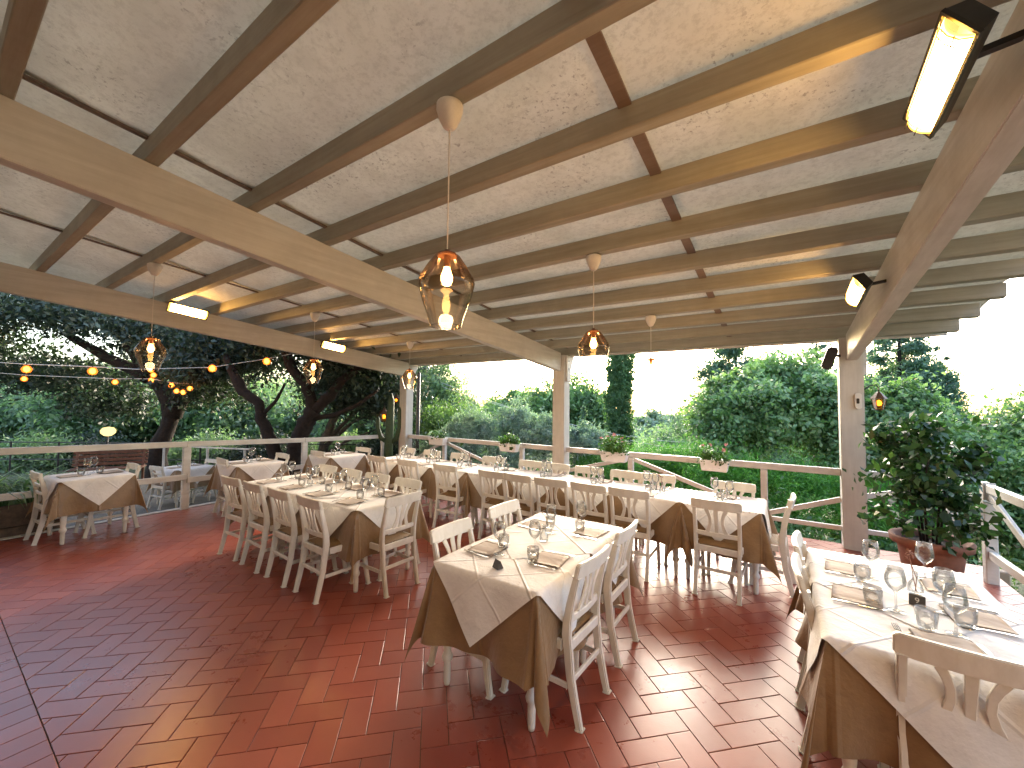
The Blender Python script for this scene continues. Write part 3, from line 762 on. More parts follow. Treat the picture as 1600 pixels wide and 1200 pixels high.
def bottle_vase(x_, y_, label, flowers=True):
    t = empty('bud_vase', (x_, y_, ZC), 0, label, 'vase')
    MB().lathe([(0, .002), (.03, .002), (.034, .012), (.030, .05), (.013, .075), (.010, .10), (.013, .115), (.0115, .115), (.009, .10), (.011, .076), (.027, .05), (.03, .014), (0, .01)], 18).build('glass', M['glass'], t)
    if flowers:
        m_ = MB(); m_.tube([(0, 0, .015), (.006, .0, .08), (-.012, .004, .15), (-.02, .0, .19)], .0022, 5); m_.tube([(0.004, 0, .015), (-.006, .0, .08), (-.012, .014, .16)], .002, 5)
        m_.build('stem', M['dried'], t)
        h = MB()
        for k in range(26):
            a = random.uniform(0, 6.28); r_ = random.uniform(.005, .024); zz = random.uniform(.165, .225)
            c = Vector((-.018+r_*math.cos(a), r_*math.sin(a), zz)); d1 = Vector([random.uniform(-1, 1) for _ in range(3)]).normalized()*.009; d2 = Vector([random.uniform(-1, 1) for _ in range(3)]).normalized()*.007
            h.add([c-d1, c-d2, c+d1, c+d2], [(0, 1, 2, 3)])
        h.build('blossom', M['dried'], t)

# --- front table (two square tables joined), 4 chairs
gF = 'at the front centre table'
fx = -1.445; fy0, fy1 = 1.86, 3.20; fh = (fy1-fy0)/4
for k, (cy, lb) in enumerate(((fy0+fh, 'nearer half of the front centre table, the one with a dark number card'), (fy0+3*fh, 'farther half of the front centre table under white and khaki cloths'))):
    table(fx, cy, .36, fh-.002, 0, lb, 'tables pushed together '+gF)
o = link('tablecloth', undercloth(.365, fh*2, .44, 11, .025)); o.location = (fx, (fy0+fy1)/2, 0); tag(o, 'khaki satin undercloth hanging in long points from the front centre table', 'tablecloth', 'khaki undercloths')
o = link('overlay_cloth', overlay(.367, fh, .345, (1, 1, 0, 1), .0, 3, .022)); o.location = (fx, fy0+fh, 0); tag(o, 'cream square cloth laid diagonally on the nearer half of the front centre table', 'tablecloth', 'cream diagonal cloths')
o = link('overlay_cloth', overlay(.367, fh, .345, (1, 1, 1, 0), .003, 4, .022)); o.location = (fx, fy0+3*fh, 0); tag(o, 'cream square cloth laid diagonally on the farther half of the front centre table', 'tablecloth', 'cream diagonal cloths')
chair(-1.70, 2.17, -90, 'cream chair on the left of the front centre table, the one nearer the viewer', 'chairs '+gF)
chair(-1.72, 2.84, -90, 'cream chair on the left of the front centre table, the one farther back', 'chairs '+gF)
chair(-1.18, 2.25, 90, 'cream chair on the right of the front centre table, the nearer one seen from behind', 'chairs '+gF)
chair(-1.19, 2.87, 90, 'cream chair on the right of the front centre table, the farther one', 'chairs '+gF)
place(fx-.36, 2.20, -90, 'near left place of the front centre table', gF, gp=(-1.53, 2.15, -1.58, 2.27))
place(fx-.36, 2.86, -90, 'far left place of the front centre table', gF, gp=(-1.47, 2.74, -1.53, 2.84))
place(fx+.36, 2.28, 90, 'near right place of the front centre table', gF, gp=(-1.36, 2.31, -1.30, 2.19))
place(fx+.36, 2.92, 90, 'far right place of the front centre table', gF, gp=(-1.33, 2.98, -1.30, 2.89))
number_stand(fx+.02, 1.99, R(-20), 'small dark number card standing near the front edge of the front centre table')
bottle_vase(fx+.02, 2.55, 'small glass bud vase in the middle of the front centre table', False)

# --- middle left table: four squares in a row, 4+4+1 chairs
gM = 'at the candlelit middle table'
gM = 'at the middle left table'
mx0, mx1 = -5.36, -3.20; my = 2.63; mhy = .37; mh = (mx1-mx0)/6
for k in range(3):
    cx = mx0+mh*(2*k+1)
    table(cx, my, mh-.002, .36, 0, f'{ORD[k]} square table from the left in the middle left row', 'tables pushed together '+gM)
    o = link('overlay_cloth', overlay(mh, .367, .34, (k == 2, k == 0, 1, 1), .003*(k % 2), 20+k)); o.location = (cx, my, 0)
    tag(o, f'cream diagonal cloth on the {ORD[k]} square from the left in the middle left row', 'tablecloth', 'cream diagonal cloths')
for k in range(4):
    chair(-5.12+k*.535, 2.27, 0, f'cream chair, near side of the middle left table, {ORD[k]} from the left', 'chairs '+gM)
    chair(-5.02+k*.52, 2.84, 180, f'cream chair, far side of the middle left table, {ORD[k]} from the left', 'chairs '+gM)
    place(-5.12+k*.535, my-.355, 0, f'{ORD[k]} from left, near side of middle left table', gM)
    place(-5.05+k*.53, my+.355, 180, f'{ORD[k]} from left, far side of middle left table', gM)
o = link('tablecloth', undercloth((mx1-mx0)/2, .365, .43, 21)); o.location = ((mx0+mx1)/2, my, 0); tag(o, 'khaki satin undercloth with a long hanging point on the middle left table', 'tablecloth', 'khaki undercloths')
chair(-3.20, 2.60, 90, 'cream chair at the right end of the middle left table', 'chairs '+gM)
bottle_vase(-4.6, my, 'small glass bud vase in the middle of the middle left table', True)

# --- long banquet table: eight squares, three undercloths
gL = 'at the long banquet table'
lx1 = -.17; lh = .348; ly = 4.70; lhy = .355
for k in range(8):
    cx = lx1-lh*(2*k+1)
    table(cx, ly, lh-.002, .35, 0, f'{ORD[k]} square table from the right in the long banquet row', 'tables pushed together '+gL)
    o = link('overlay_cloth', overlay(lh, .357, .33, (k == 0, k == 7, 1, 1), .003*(k % 2), 40+k, .035)); o.location = (cx, ly, 0)
    tag(o, f'cream diagonal cloth on the {ORD[k]} square from the right in the long banquet row', 'tablecloth', 'cream diagonal cloths')
for (a, b, w) in ((1, 0, 'covering the right end of the long banquet table'), (5, 1, 'over the middle squares of the long banquet table'), (8, 5, 'over the left squares of the long banquet table')):
    xa, xb = lx1-2*lh*a, lx1-2*lh*b
    o = link('tablecloth', undercloth((xb-xa)/2-.004, .355, .43, 50+a, .035)); o.location = ((xa+xb)/2, ly, 0); tag(o, 'khaki satin undercloth '+w, 'tablecloth', 'khaki undercloths')
near_x = [-5.28, -4.60, -3.85, -3.04, -2.66, -2.22, -1.74, -1.32, -.51]
for k, x_ in enumerate(near_x): chair(x_, 4.35, 0, f'cream chair, near side of the long banquet table, {ORD[k]} from the left', 'chairs along the long banquet table')
far_x = [-5.75, -5.12, -4.46, -3.76, -3.10, -2.66, -2.18, -1.68, -1.27, -.46]
for k, x_ in enumerate(far_x): chair(x_, 4.86, 180, f'cream chair, railing side of the long banquet table, {ORD[k]} from the left', 'chairs along the long banquet table')
chair(-.20, 4.72, 90, 'cream chair at the right end of the long banquet table', 'chairs along the long banquet table')
for k in range(8):
    cx = lx1-lh*(2*k+1)+random.uniform(-.04, .04)
    place(cx, ly-.35, 0, f'{ORD[k]} from right, near side of long banquet table', gL)
    place(cx, ly+.35, 180, f'{ORD[k]} from right, railing side of long banquet table', gL)
bottle_vase(-1.12, 4.68, 'slim bud vase with a dried flower on the right part of the long banquet table', True)
bottle_vase(-3.9, 4.70, 'slim bud vase with a dried flower on the left part of the long banquet table', True)

# --- table nine at the right
gN = 'at table nine'
nx0, nx1, ny0, ny1 = .15, .89, 2.24, 3.53; ncx = (nx0+nx1)/2; nh = (ny1-ny0)/4
for k, w in enumerate(('nearer half of the right-hand table with the card 9', 'farther half of the right-hand table beside the potted shrub')):
    table(ncx, ny0+nh*(2*k+1), .36, nh-.002, 0, w, 'tables pushed together '+gN)
    o = link('overlay_cloth', overlay(.372, nh, .34, (1, 1, k == 1, k == 0), .003*k, 60+k, .022, rot=.04)); o.location = (ncx, ny0+nh*(2*k+1), 0)
    tag(o, ('cream cloth falling over the near edge of the right-hand table', 'cream cloth on the farther half of the right-hand table')[k], 'tablecloth', 'cream diagonal cloths')
o = link('tablecloth', undercloth(.37, nh*2, .44, 66, .025)); o.location = (ncx, (ny0+ny1)/2, 0); tag(o, 'khaki undercloth with deep folds on the right-hand table', 'tablecloth', 'khaki undercloths')
chair(.325, 2.76, -90, 'cream chair on the left of the right-hand table, the nearer one seen from the side', 'chairs '+gN)
chair(.335, 3.26, -90, 'cream chair on the left of the right-hand table, the farther one', 'chairs '+gN)
chair(.56, 2.42, 0, 'large foreground cream chair at the near end of the right-hand table, seen from behind', 'chairs '+gN)
place(nx0+.01, 2.79, -90, 'near left place of the right-hand table', gN, gp=(.44, 2.68, .36, 2.71))
place(nx0+.01, 3.20, -90, 'far left place of the right-hand table', gN, gp=(.41, 3.11, .36, 3.03))
place(nx1-.01, 2.82, 90, 'near right place of the right-hand table', gN, gp=(.63, 2.79, .67, 2.68))
place(nx1-.01, 3.18, 90, 'far right place of the right-hand table', gN, gp=(.66, 3.25, .70, 3.13))
place(ncx+.03, ny0+.04, 0, 'at the near end of the right-hand table', gN, gp=(.61, 2.56, .52, 2.56))
bottle_vase(.57, 3.0, 'round bud vase with a dried brown flower on the right-hand table', True)
number_stand(.545, 2.84, R(-12), 'dark number card reading 9 on the right-hand table', '9')

# --- small tables along the left railing, one of them out in the yard
def small_table(x_, y_, rz, hx, hy, where, chairs, z=0.0, seed=70, places=True, kind='ladder'):
    c, s = math.cos(rz), math.sin(rz)
    table(x_, y_, hx, hy, rz, 'small square table '+where, 'small tables on the left', z)
    o = link('tablecloth', undercloth(hx, hy, .40, seed, .04)); o.location = (x_, y_, z); o.rotation_euler.z = rz; tag(o, 'khaki undercloth of the small table '+where, 'tablecloth', 'khaki undercloths')
    o = link('overlay_cloth', overlay(hx, hy, .34, (1, 1, 1, 1), 0, seed+1, .035)); o.location = (x_, y_, z); o.rotation_euler.z = rz; tag(o, 'cream diagonal cloth on the small table '+where, 'tablecloth', 'cream diagonal cloths')
    for (dx, dy, face, nm) in chairs:
        chair(x_+dx*c-dy*s, y_+dx*s+dy*c, math.degrees(rz)+face, f'white ladder-back chair, {nm} of small table '+where, 'chairs at the small left tables', kind, z)
    if places:
        for (dx, dy, face, nm) in chairs:
            l = math.hypot(dx, dy); kx, ky = (math.copysign(hx, dx) if abs(dx) > abs(dy) else 0), (math.copysign(hy, dy) if abs(dy) > abs(dx) else 0)
            place(x_+kx*c-ky*s, y_+kx*s+ky*c, math.degrees(rz)+face, f'{nm} of small table '+where, 'on the small left tables', False, z=ZC+z)
small_table(-7.42, 1.32, R(2), .36, .33, 'by the wooden bench', [(-.12, -.20, 0, 'left end'), (0.0, .17, 180, 'right end')], seed=70)
small_table(-6.98, 3.03, R(0), .34, .34, 'beneath the big oak', [(-.1, -.12, 0, 'left end'), (0, .22, 180, 'right end')], seed=74)
small_table(-6.78, 4.38, R(0), .34, .34, 'nearest the corner post', [(-.06, -.10, 0, 'left end'), (.12, .22, 180, 'right end')], seed=78)
te = P(290, 730, 8.5)
small_table(te.x, te.y, R(12), .36, .36, 'out in the yard', [(0, -.28, 0, 'left end'), (0, .28, 180, 'right end')], z=-.45, seed=82)

# ------------------------------------------------------------------ pendants
def pendant(x_, y_, zt, zg, label, sc=1.0):
    t = empty('pendant_lamp', (x_, y_, zg), 0, label, 'pendant lamp', 'glass pendant lamps under the pergola')
    gh = .34*sc
    cz = zt-zg
    MB().lathe([(.0, cz-.125), (.016, cz-.125), (.030, cz-.115), (.052, cz-.07), (.063, cz-.03), (.062, cz-.008), (.05, cz), (0, cz)], 20).build('ceiling_rose', M['cup'], t)
    MB().tube([(0, 0, gh+.02), (.001, 0, (gh+cz)/2), (0, 0, cz-.124)], .0032, 6).build('cord', M['cord'], t)
    MB().lathe([(0, gh+.022), (.012, gh+.02), (.016, gh+.008), (.043*sc, gh+.002), (.045*sc, gh-.012), (.04*sc, gh-.013), (0, gh-.004)], 16).build('socket_cap', M['brown_wrap'], t)
    p = [(.070, 0), (.088, .055), (.112, .125), (.127, .185), (.130, .205), (.124, .228), (.092, .282), (.060, .328), (.042, .34)]
    prof = [(r*sc, z_*sc) for r, z_ in p]
    MB().lathe(prof, 28).build('glass_shade', M['shade'], t)
    MB().lathe([(.0705*sc, -.001), (.073*sc, .001), (.0715*sc, .005), (.0695*sc, .003), (.0705*sc, -.001)], 28).build('shade_rim', M['glass'], t)
    b = MB().lathe([(0, gh-.15), (.016, gh-.145), (.026, gh-.125), (.027, gh-.105), (.017, gh-.075), (.013, gh-.06), (0, gh-.058)], 14).build('bulb', M['bulb'], t)
    MB().lathe([(.014, gh-.062), (.016, gh-.02), (.016, gh-.01)], 12).build('bulb_holder', M['brown_wrap'], t)
    l = bpy.data.lights.new('bulb_light', 'POINT'); l.energy = 1.0; l.color = (1, .6, .28); l.shadow_soft_size = .05
    lo = bpy.data.objects.new('bulb_light', l); C.objects.link(lo); lo.location = (x_, y_, zg+.12)
pendant(-1.28, rys[6]-0.0 if False else 1.354, zb(1.354, ZT)+.0, 2.09, 'nearest and largest looking amber glass pendant in the centre')
pendant(-1.28, 3.10, zb(3.10, ZT), 2.0, 'amber glass pendant over the long table, left of the cypress')
pendant(-1.28, 4.846, zb(4.846, ZT), 1.93, 'glass pendant hanging against the white sky right of the cypress')
pendant(-5.43, 1.354, zb(1.354, ZT), 2.03, 'leftmost amber glass pendant in front of the garden string lights')
pendant(-5.43, 3.10, zb(3.10, ZT), 1.97, 'amber glass pendant in front of the twisted tree trunk')
pendant(-5.43, 4.846, zb(4.846, ZT), 1.95, 'small far pendant beside the left corner post')

# ------------------------------------------------------------------ infrared heaters
def heater(x_, y_, z_, tilt, side, label):
    """side -1: glowing face looks towards -X"""
    t = empty('patio_heater', (x_, y_, z_), 0, label, 'patio heater', 'infrared heaters on the beams'); t.rotation_euler = (math.atan(-SL), R(tilt)*side, 0) if False else (0, 0, 0)
    Mx = Matrix.Rotation(-R(tilt)*side, 4, 'Y')
    L_, w, d = .235, .068, .03
    h = MB(); h.add([(-w*.7, -L_*.95, d), (w*.7, -L_*.95, d), (w*.7, L_*.95, d), (-w*.7, L_*.95, d), (-w, -L_, -d), (w, -L_, -d), (w, L_, -d), (-w, L_, -d)],
                    [(0, 1, 2, 3), (0, 4, 5, 1), (1, 5, 6, 2), (2, 6, 7, 3), (3, 7, 4, 0)])
    h.bar((-w+.004, -L_, -d), (-w+.004, L_, -d), .01, .012); h.bar((w-.004, -L_, -d), (w-.004, L_, -d), .01, .012)
    h.bar((-w, -L_+.004, -d), (w, -L_+.004, -d), .01, .0122); h.bar((-w, L_-.004, -d), (w, L_-.004, -d), .01, .0122)
    rx = Matrix.Rotation(math.atan(-SL), 4, 'X')
    o = h.xf(rx @ Mx).build('housing', M['black'], t)
    g = MB(); nn = 8; V = []
    for q in range(nn+1):
        u = q/nn*2-1; xq = u*(w-.012); zq = -d+.002-.026*(1-u*u)
        V += [(xq, -L_+.014, zq), (xq, L_-.014, zq)]
    g.add(V, [(2*q, 2*q+1, 2*q+3, 2*q+2) for q in range(nn)])
    o = g.build('glowing_panel', M['heat'], t); o.matrix_local = rx @ Mx
    gr = MB()
    for yy in (-L_+.05, L_-.05, -L_+.02): gr.strip([(-w+.01, yy, -d-.006), (-w*.5, yy, -d-.026), (0, yy, -d-.032), (w*.5, yy, -d-.026), (w-.01, yy, -d-.006)], .0025, .0025)
    for xx in (-w/3, w/3): gr.bar((xx, -L_+.01, -d-.031), (xx, L_-.01, -d-.031), .0025, .0025)
    gr.xf(rx @ Mx).build('guard_wire', M['iron'], t)
    bx = MB().bar((-side*.02, 0, .03), (-side*.17 if side < 0 else -.24, 0, .05), .03, .02).build('mounting_arm', M['black'], t)
    return t
heater(.48, 1.90, 2.87, 58, -1, 'large bright infrared heater at the top right on the right beam')
heater(.51, 4.05, 2.64, 58, -1, 'smaller looking infrared heater farther along the right beam')
heater(-6.98, 2.12, 2.99, 66, 1, 'infrared heater on the left beam above the string lights')
heater(-6.98, 4.35, 2.75, 66, 1, 'infrared heater on the left beam close to the corner post')

# ------------------------------------------------------------------ small fittings on the right post
sp = empty('loudspeaker', (.50, 6.36, 2.33), 0, 'black loudspeaker tucked under the beam on the right post', 'loudspeaker')
MB().box(-.055, .055, -.06, .05, -.14, .14).xf(Matrix.Rotation(R(18), 4, 'Y')).build('cabinet', M['black'], sp, bevel=.02, seg=3)
MB().box(-.045, .045, -.064, -.060, -.12, .12).xf(Matrix.Rotation(R(18), 4, 'Y')).build('grille', M['iron'], sp, bevel=.002)
MB().bar((.04, 0, .03), (.11, .04, .03), .02, .03).build('mounting_bracket', M['black'], sp)
al = empty('alarm_box', (.765, 6.385, 1.80), 0, 'off white rounded alarm box with a dark window on the right post', 'alarm box')
poly = []
for k in range(24):
    a = 2*math.pi*k/24; r_ = .028; cx_ = math.copysign(.034-r_, math.cos(a)); cy_ = math.copysign(.095-r_, math.sin(a)); poly.append((cx_+r_*math.cos(a), cy_+r_*math.sin(a)))
MB().prism(poly, 0, .03).xf(Matrix.Rotation(R(90), 4, 'X')).build('case', M['plastic'], al, bevel=.006, seg=2)
MB().prism([(x_*.42-.005, y_*.34+.0) for x_, y_ in poly], .0302, .033).xf(Matrix.Rotation(R(90), 4, 'X')).build('window', M['black'], al)
def lantern(loc, label, arm=None, s=1.0):
    t = empty('lantern', loc, 0, label, 'lantern'); t.scale = (s, s, s)
    def hexring(r_, z_): return [(r_*math.cos(math.pi/3*k), r_*math.sin(math.pi/3*k), z_) for k in range(6)]
    rf = MB(); rf.add(hexring(.085, .0)+hexring(.03, .07)+hexring(.012, .085), [(k, (k+1) % 6, 6+(k+1) % 6, 6+k) for k in range(6)]+[(6+k, 6+(k+1) % 6, 12+(k+1) % 6, 12+k) for k in range(6)]+[tuple(range(6))[::-1], tuple(range(12, 18))])
    rf.tube([(0, 0, .085), (0, 0, .13)], .006, 6); rf.build('roof', M['brown_wrap'], t)
    a = hexring(.068, -.003); b = hexring(.045, -.12)
    MB().add(a+b, [(k, (k+1) % 6, 6+(k+1) % 6, 6+k) for k in range(6)]).build('pane', M['lantern_glass'], t)
    fr_ = MB()
    for k in range(6): fr_.bar(a[k], b[k], .006, .006)
    fr_.add(hexring(.048, -.12)+hexring(.035, -.14), [(k, (k+1) % 6, 6+(k+1) % 6, 6+k) for k in range(6)]+[tuple(range(6)), tuple(range(6, 12))[::-1]])
    fr_.build('frame', M['brown_wrap'], t)
    MB().lathe([(0, -.085), (.02, -.08), (.028, -.055), (.02, -.025), (0, -.015)], 12).build('bulb', M['lantern_light'], t)
    if arm: MB().tube(arm, .007, 7).build('arm', M['iron'], t)
    l = bpy.data.lights.new('lantern_light', 'POINT'); l.energy = .7*s; l.color = (1, .5, .18); l.shadow_soft_size = .03
    lo = bpy.data.objects.new('lantern_light', l); C.objects.link(lo); lo.location = Vector(loc)+Vector((0, 0, -.055*s))
lantern((.97, 6.50, 1.83), 'glowing brown hexagonal lantern on an arm at the right post', [(0, 0, .13), (-.02, 0, .17), (-.08, 0, .16), (-.145, 0, .10)])

# ------------------------------------------------------------------ foliage
def leaves(n_, centers, sig, size, seed, up=.35, asp=.45, outward=None):
    """n_ leaves scattered round centers (k,3) with spread sig; returns quads"""
    r_ = np.random.default_rng(seed); k = len(centers)
    idx = r_.integers(0, k, n_); c = centers[idx]+r_.normal(0, 1, (n_, 3))*sig[idx][:, None]*np.array([1, 1, .8])
    d = r_.normal(0, 1, (n_, 3)); d[:, 2] -= .25; d /= np.linalg.norm(d, axis=1)[:, None]
    nn = r_.normal(0, 1, (n_, 3)); nn[:, 2] += up*3
    if outward is not None: nn += outward[idx]*1.2
    nn -= d*(nn*d).sum(1)[:, None]; nn /= np.linalg.norm(nn, axis=1)[:, None]+1e-9
    s = np.cross(d, nn); L_ = size*r_.uniform(.6, 1.35, n_)[:, None]
    w = L_*asp
    v = np.stack([c-d*L_*.5, c-s*w*.5+nn*L_*.08-d*L_*.05, c+d*L_*.5-nn*L_*.05, c+s*w*.5+nn*L_*.08-d*L_*.05], 1).reshape(-1, 3)
    ct = r_.uniform(0, 1, k); t = np.clip(ct[idx]*.5+r_.uniform(0, 1, n_)*.5, 0, 1)
    return v, np.repeat(t, 4)
def crown_mesh(name, blobs, n_, size, mat, seed, clump=.22, per=55, shell=.45, up=.35, asp=.45, noiseamp=.25, gaps=()):
    """blobs: (x,y,z,rx,ry,rz) ; n_ leaves in total"""
    r_ = np.random.default_rng(seed); B = np.array(blobs, dtype=float)
    wgt = (B[:, 3]*B[:, 5]+B[:, 4]*B[:, 5]+B[:, 3]*B[:, 4]); wgt /= wgt.sum()
    nc = max(6, n_//per); bi = r_.choice(len(B), nc, p=wgt)
    d = r_.normal(0, 1, (nc, 3)); d /= np.linalg.norm(d, axis=1)[:, None]
    rad = r_.uniform(0, 1, nc)**shell
    bump_ = 1+noiseamp*(np.sin(d[:, 0]*5+bi)+np.cos(d[:, 1]*6+2*bi)+np.sin(d[:, 2]*7))/2
    c = B[bi, :3]+d*B[bi, 3:6]*(rad*bump_)[:, None]
    sig = np.mean(B[bi, 3:6], 1)*clump*r_.uniform(.6, 1.3, nc)
    for (gx_, gy_, gz_, gr_) in gaps:      # openings where the sky shows through: no clumps along this tunnel of the crown
        g0 = np.array([0, 0, H]); gd = np.array([gx_, gy_, gz_])-g0; gd /= np.linalg.norm(gd); q_ = c-g0; dist = np.linalg.norm(q_-(q_@gd)[:, None]*gd, axis=1)
        keep = dist > gr_+sig*1.1; c, d, sig = c[keep], d[keep], sig[keep]
    v, t = leaves(n_, c, sig, size, seed+1, up, asp, d)
    return quads_mesh(name, v, n_, mat, t)
def pb(px, py, dep, rx, ry, rdep=None):
    """blob from picture position, depth, half sizes in photo pixels"""
    p = P(px, py, dep); k = dep/FPX; rr_ = (rdep if rdep is not None else rx*k*.9)
    return (p.x, p.y, p.z, (rx*k+rr_)/2, (rx*k+rr_)/2, ry*k)
def tree(name, label, cat, blobs, n_, size, mat, seed, trunks=(), bark='bark', group=None, base=None, **kw):
    t = empty(name, base or (0, 0, 0), 0, label, cat, group); b = Vector(base or (0, 0, 0))
    me_ = crown_mesh('crown', blobs, n_, size, M[mat], seed, **kw)
    o = link('crown', me_, t); o.location = -b
    for i, (pts, rs) in enumerate(trunks):
        pts = [Vector(p) for p in pts]; out = []; rr_ = []
        for a in range(len(pts)-1):       # wander a little between the knots
            for q in range(4):
                f_ = q/4; p = pts[a].lerp(pts[a+1], f_); r0 = rs[a]*(1-f_)+rs[a+1]*f_
                out.append(p+Vector([random.uniform(-1, 1)*r0*.16 for _ in range(3)])*(0 if (a == 0 and q == 0) else 1)); rr_.append(r0*random.uniform(.9, 1.12))
        out.append(pts[-1]); rr_.append(rs[-1])
        o = MB().tube(out, rr_, 9).build('trunk' if i == 0 else 'limb', M[bark], t); o.location = -b
    return t
def pp(lst, dep): return [P(a, b, dep) for a, b in lst]

# big dark holm oak on the left
D1 = 11.5
tree('oak_tree', 'big dark oak with a thick black trunk left of the string lights', 'tree',
     [pb(60, 500, D1, 150, 60, 2.5), pb(200, 505, D1+.5, 130, 52, 2.5), pb(320, 520, D1, 110, 55, 2.2), pb(120, 585, D1+1, 120, 26, 2.), pb(-60, 520, D1, 150, 80, 3), pb(330, 590, D1+.6, 70, 45, 1.5), pb(180, 630, D1+1.2, 60, 22, 1.2)],
     50000, .15, 'oak', 101, [([P(240, 760, D1), P(248, 700, D1), P(268, 655, D1), P(262, 620, D1), P(235, 585, D1), P(200, 540, D1)], [.30, .23, .20, .22, .18, .12]),
                             ([P(268, 650, D1), P(290, 600, D1), P(320, 560, D1), P(350, 520, D1)], [.26, .2, .15, .1]),
                             ([P(262, 620, D1), P(300, 575, D1), P(300, 520, D1)], [.2, .14, .08]), ([P(235, 590, D1), P(170, 560, D1), P(100, 520, D1)], [.2, .14, .08])], base=P(240, 760, D1), clump=.17, per=45, gaps=[(*P(152, 548, D1), .27), (*P(165, 556, D1), .2), (*P(48, 517, D1), .12), (*P(100, 530, D1), .1)])
D2 = 9.5
tree('oak_tree', 'twisted multi-stemmed oak with crooked brown limbs behind the left railing', 'tree',
     [pb(480, 500, D2, 130, 45, 2.), pb(560, 560, D2+1, 80, 50, 1.6), pb(390, 540, D2+1.2, 90, 45, 1.6), pb(600, 480, D2, 80, 60, 2), pb(600, 620, D2+1.6, 50, 50, 1.), pb(330, 560, D2+1, 60, 40, 1.2)],
     46000, .13, 'oak', 111, [([P(458, 765, D2), P(458, 720, D2), P(465, 690, D2), P(478, 660, D2), P(490, 640, D2)], [.24, .22, .2, .18, .16]),
                             ([P(490, 640, D2), P(478, 600, D2), P(455, 575, D2), P(446, 545, D2), P(440, 500, D2)], [.13, .12, .12, .10, .08]),
                             ([P(490, 642, D2), P(515, 620, D2), P(530, 598, D2), P(560, 575, D2), P(600, 540, D2)], [.14, .12, .11, .08, .05]),
                             ([P(445, 745, D2+.1), P(425, 690, D2), P(408, 655, D2), P(405, 630, D2), P(378, 610, D2), P(365, 585, D2), P(352, 555, D2)], [.2, .14, .12, .10, .12, .10, .06]),
                             ([P(408, 650, D2), P(430, 628, D2), P(445, 600, D2)], [.06, .04, .03]),
                             ([P(480, 655, D2), P(520, 650, D2), P(560, 632, D2), P(590, 610, D2)], [.08, .06, .05, .03])], base=P(458, 765, D2), clump=.2, per=40)
D3 = 12.5
tree('grey_tree', 'grey trunked tree with fine fanning branches left of the corner post', 'tree',
     [pb(560, 610, D3, 60, 40, 1.4), pb(600, 560, D3, 60, 40, 1.5), pb(520, 600, D3+1, 50, 40, 1.4)], 22000, .13, 'oak', 121,
     [([P(500, 735, D3), P(510, 680, D3), P(530, 640, D3), P(570, 590, D3)], [.16, .13, .09, .04]),
      ([P(505, 700, D3), P(550, 660, D3), P(600, 640, D3)], [.08, .05, .02]), ([P(508, 690, D3), P(560, 640, D3), P(600, 600, D3)], [.07, .05, .02]),
      ([P(503, 715, D3), P(540, 690, D3), P(590, 670, D3)], [.07, .04, .02]), ([P(512, 670, D3), P(535, 610, D3), P(545, 560, D3)], [.08, .05, .02])], 'bark_pale', base=P(500, 735, D3), clump=.25)
# woodland band behind the yard
wl = [(-40, 640, 17, 90, 60), (60, 640, 18, 90, 55), (160, 635, 17, 80, 58), (250, 650, 19, 80, 55), (350, 650, 18, 80, 55), (450, 655, 20, 80, 50), (560, 660, 19, 80, 45), (30, 618, 24, 110, 38), (180, 618, 25, 110, 36), (420, 625, 26, 120, 38)]
wlab = ['leftmost of the pale green trees behind the yard', 'pale green tree behind the strap-leaved planter', 'pale green tree behind the globe lamp', 'pale green tree just behind the big oak trunk', 'pale green tree between the two oaks',
        'green tree behind the twisted oak limbs', 'green tree seen through the fanning branches', 'taller tree behind, at the far left', 'taller tree behind, above the globe lamp', 'taller tree behind the twisted oak']
for i, (a, b, d_, rx, ry) in enumerate(wl):
    g_ = P(a, b, d_)
    tree('woodland_tree', wlab[i], 'tree', [pb(a, b, d_, rx, ry, 2.2), pb(a-rx*.4, b-ry*.3, d_+.5, rx*.5, ry*.6, 1.2), pb(a+rx*.5, b+ry*.2, d_-.5, rx*.55, ry*.6, 1.2)], 17000, .22, 'wood_leaf', 200+i*3,
         [([(g_.x, g_.y, -1.5), (g_.x+.1, g_.y, g_.z-.5), (g_.x, g_.y, g_.z+1)], [.12, .09, .05])], 'bark', 'pale green trees behind the left yard', base=(g_.x, g_.y, -1.5), per=60, clump=.15)
us = []
for i, (a, d_) in enumerate(((-30, 14), (60, 13.5), (150, 14.5), (330, 14), (420, 13), (540, 13.5), (615, 12))):
    q = P(a, 715, d_)
    tree('undergrowth_bush', ['dark bush at the far left under the woodland', 'dark bush behind the strap-leaved planter', 'dark bush behind the wooden bench', 'dark bush right of the big oak trunk', 'dark bush behind the twisted oak', 'dark bush left of the cactus', 'dark bush beside the left corner post'][i], 'bush',
         [pb(a, 712, d_, 60, 26, 1.0)], 9000, .14, 'wood_leaf' if i % 2 else 'oak', 300+i*3, group='bushes under the woodland', per=50)

# beyond the far railing
def bushp(name, label, cat, blobs, n_, size, mat, seed, group=None, **kw):
    b0 = blobs[0]; zt = terrain_z(b0[0], b0[1])-.05
    tr = [([(b0[0], b0[1], zt), (b0[0]+.05, b0[1], (zt+b0[2])/2), (b0[0], b0[1], b0[2])], [.09, .07, .04])]
    return tree(name, label, cat, blobs, n_, size, mat, seed, tr, 'bark', group, base=(b0[0], b0[1], zt), **kw)
bushp('olive_tree', 'grey-green tree rising behind the left corner post', 'tree', [pb(680, 600, 15, 45, 45, 1.2), pb(665, 660, 15, 60, 60, 1.5), pb(715, 640, 15.5, 40, 35, 1.), pb(640, 590, 15, 40, 40, 1)], 30000, .12, 'wood_leaf', 401, clump=.16)
bushp('light_bush', 'yellow-green rounded bush behind the railing by the left planter', 'bush', [pb(700, 655, 12, 55, 24, .8), pb(735, 690, 12, 50, 30, .8)], 16000, .09, 'lime', 411)
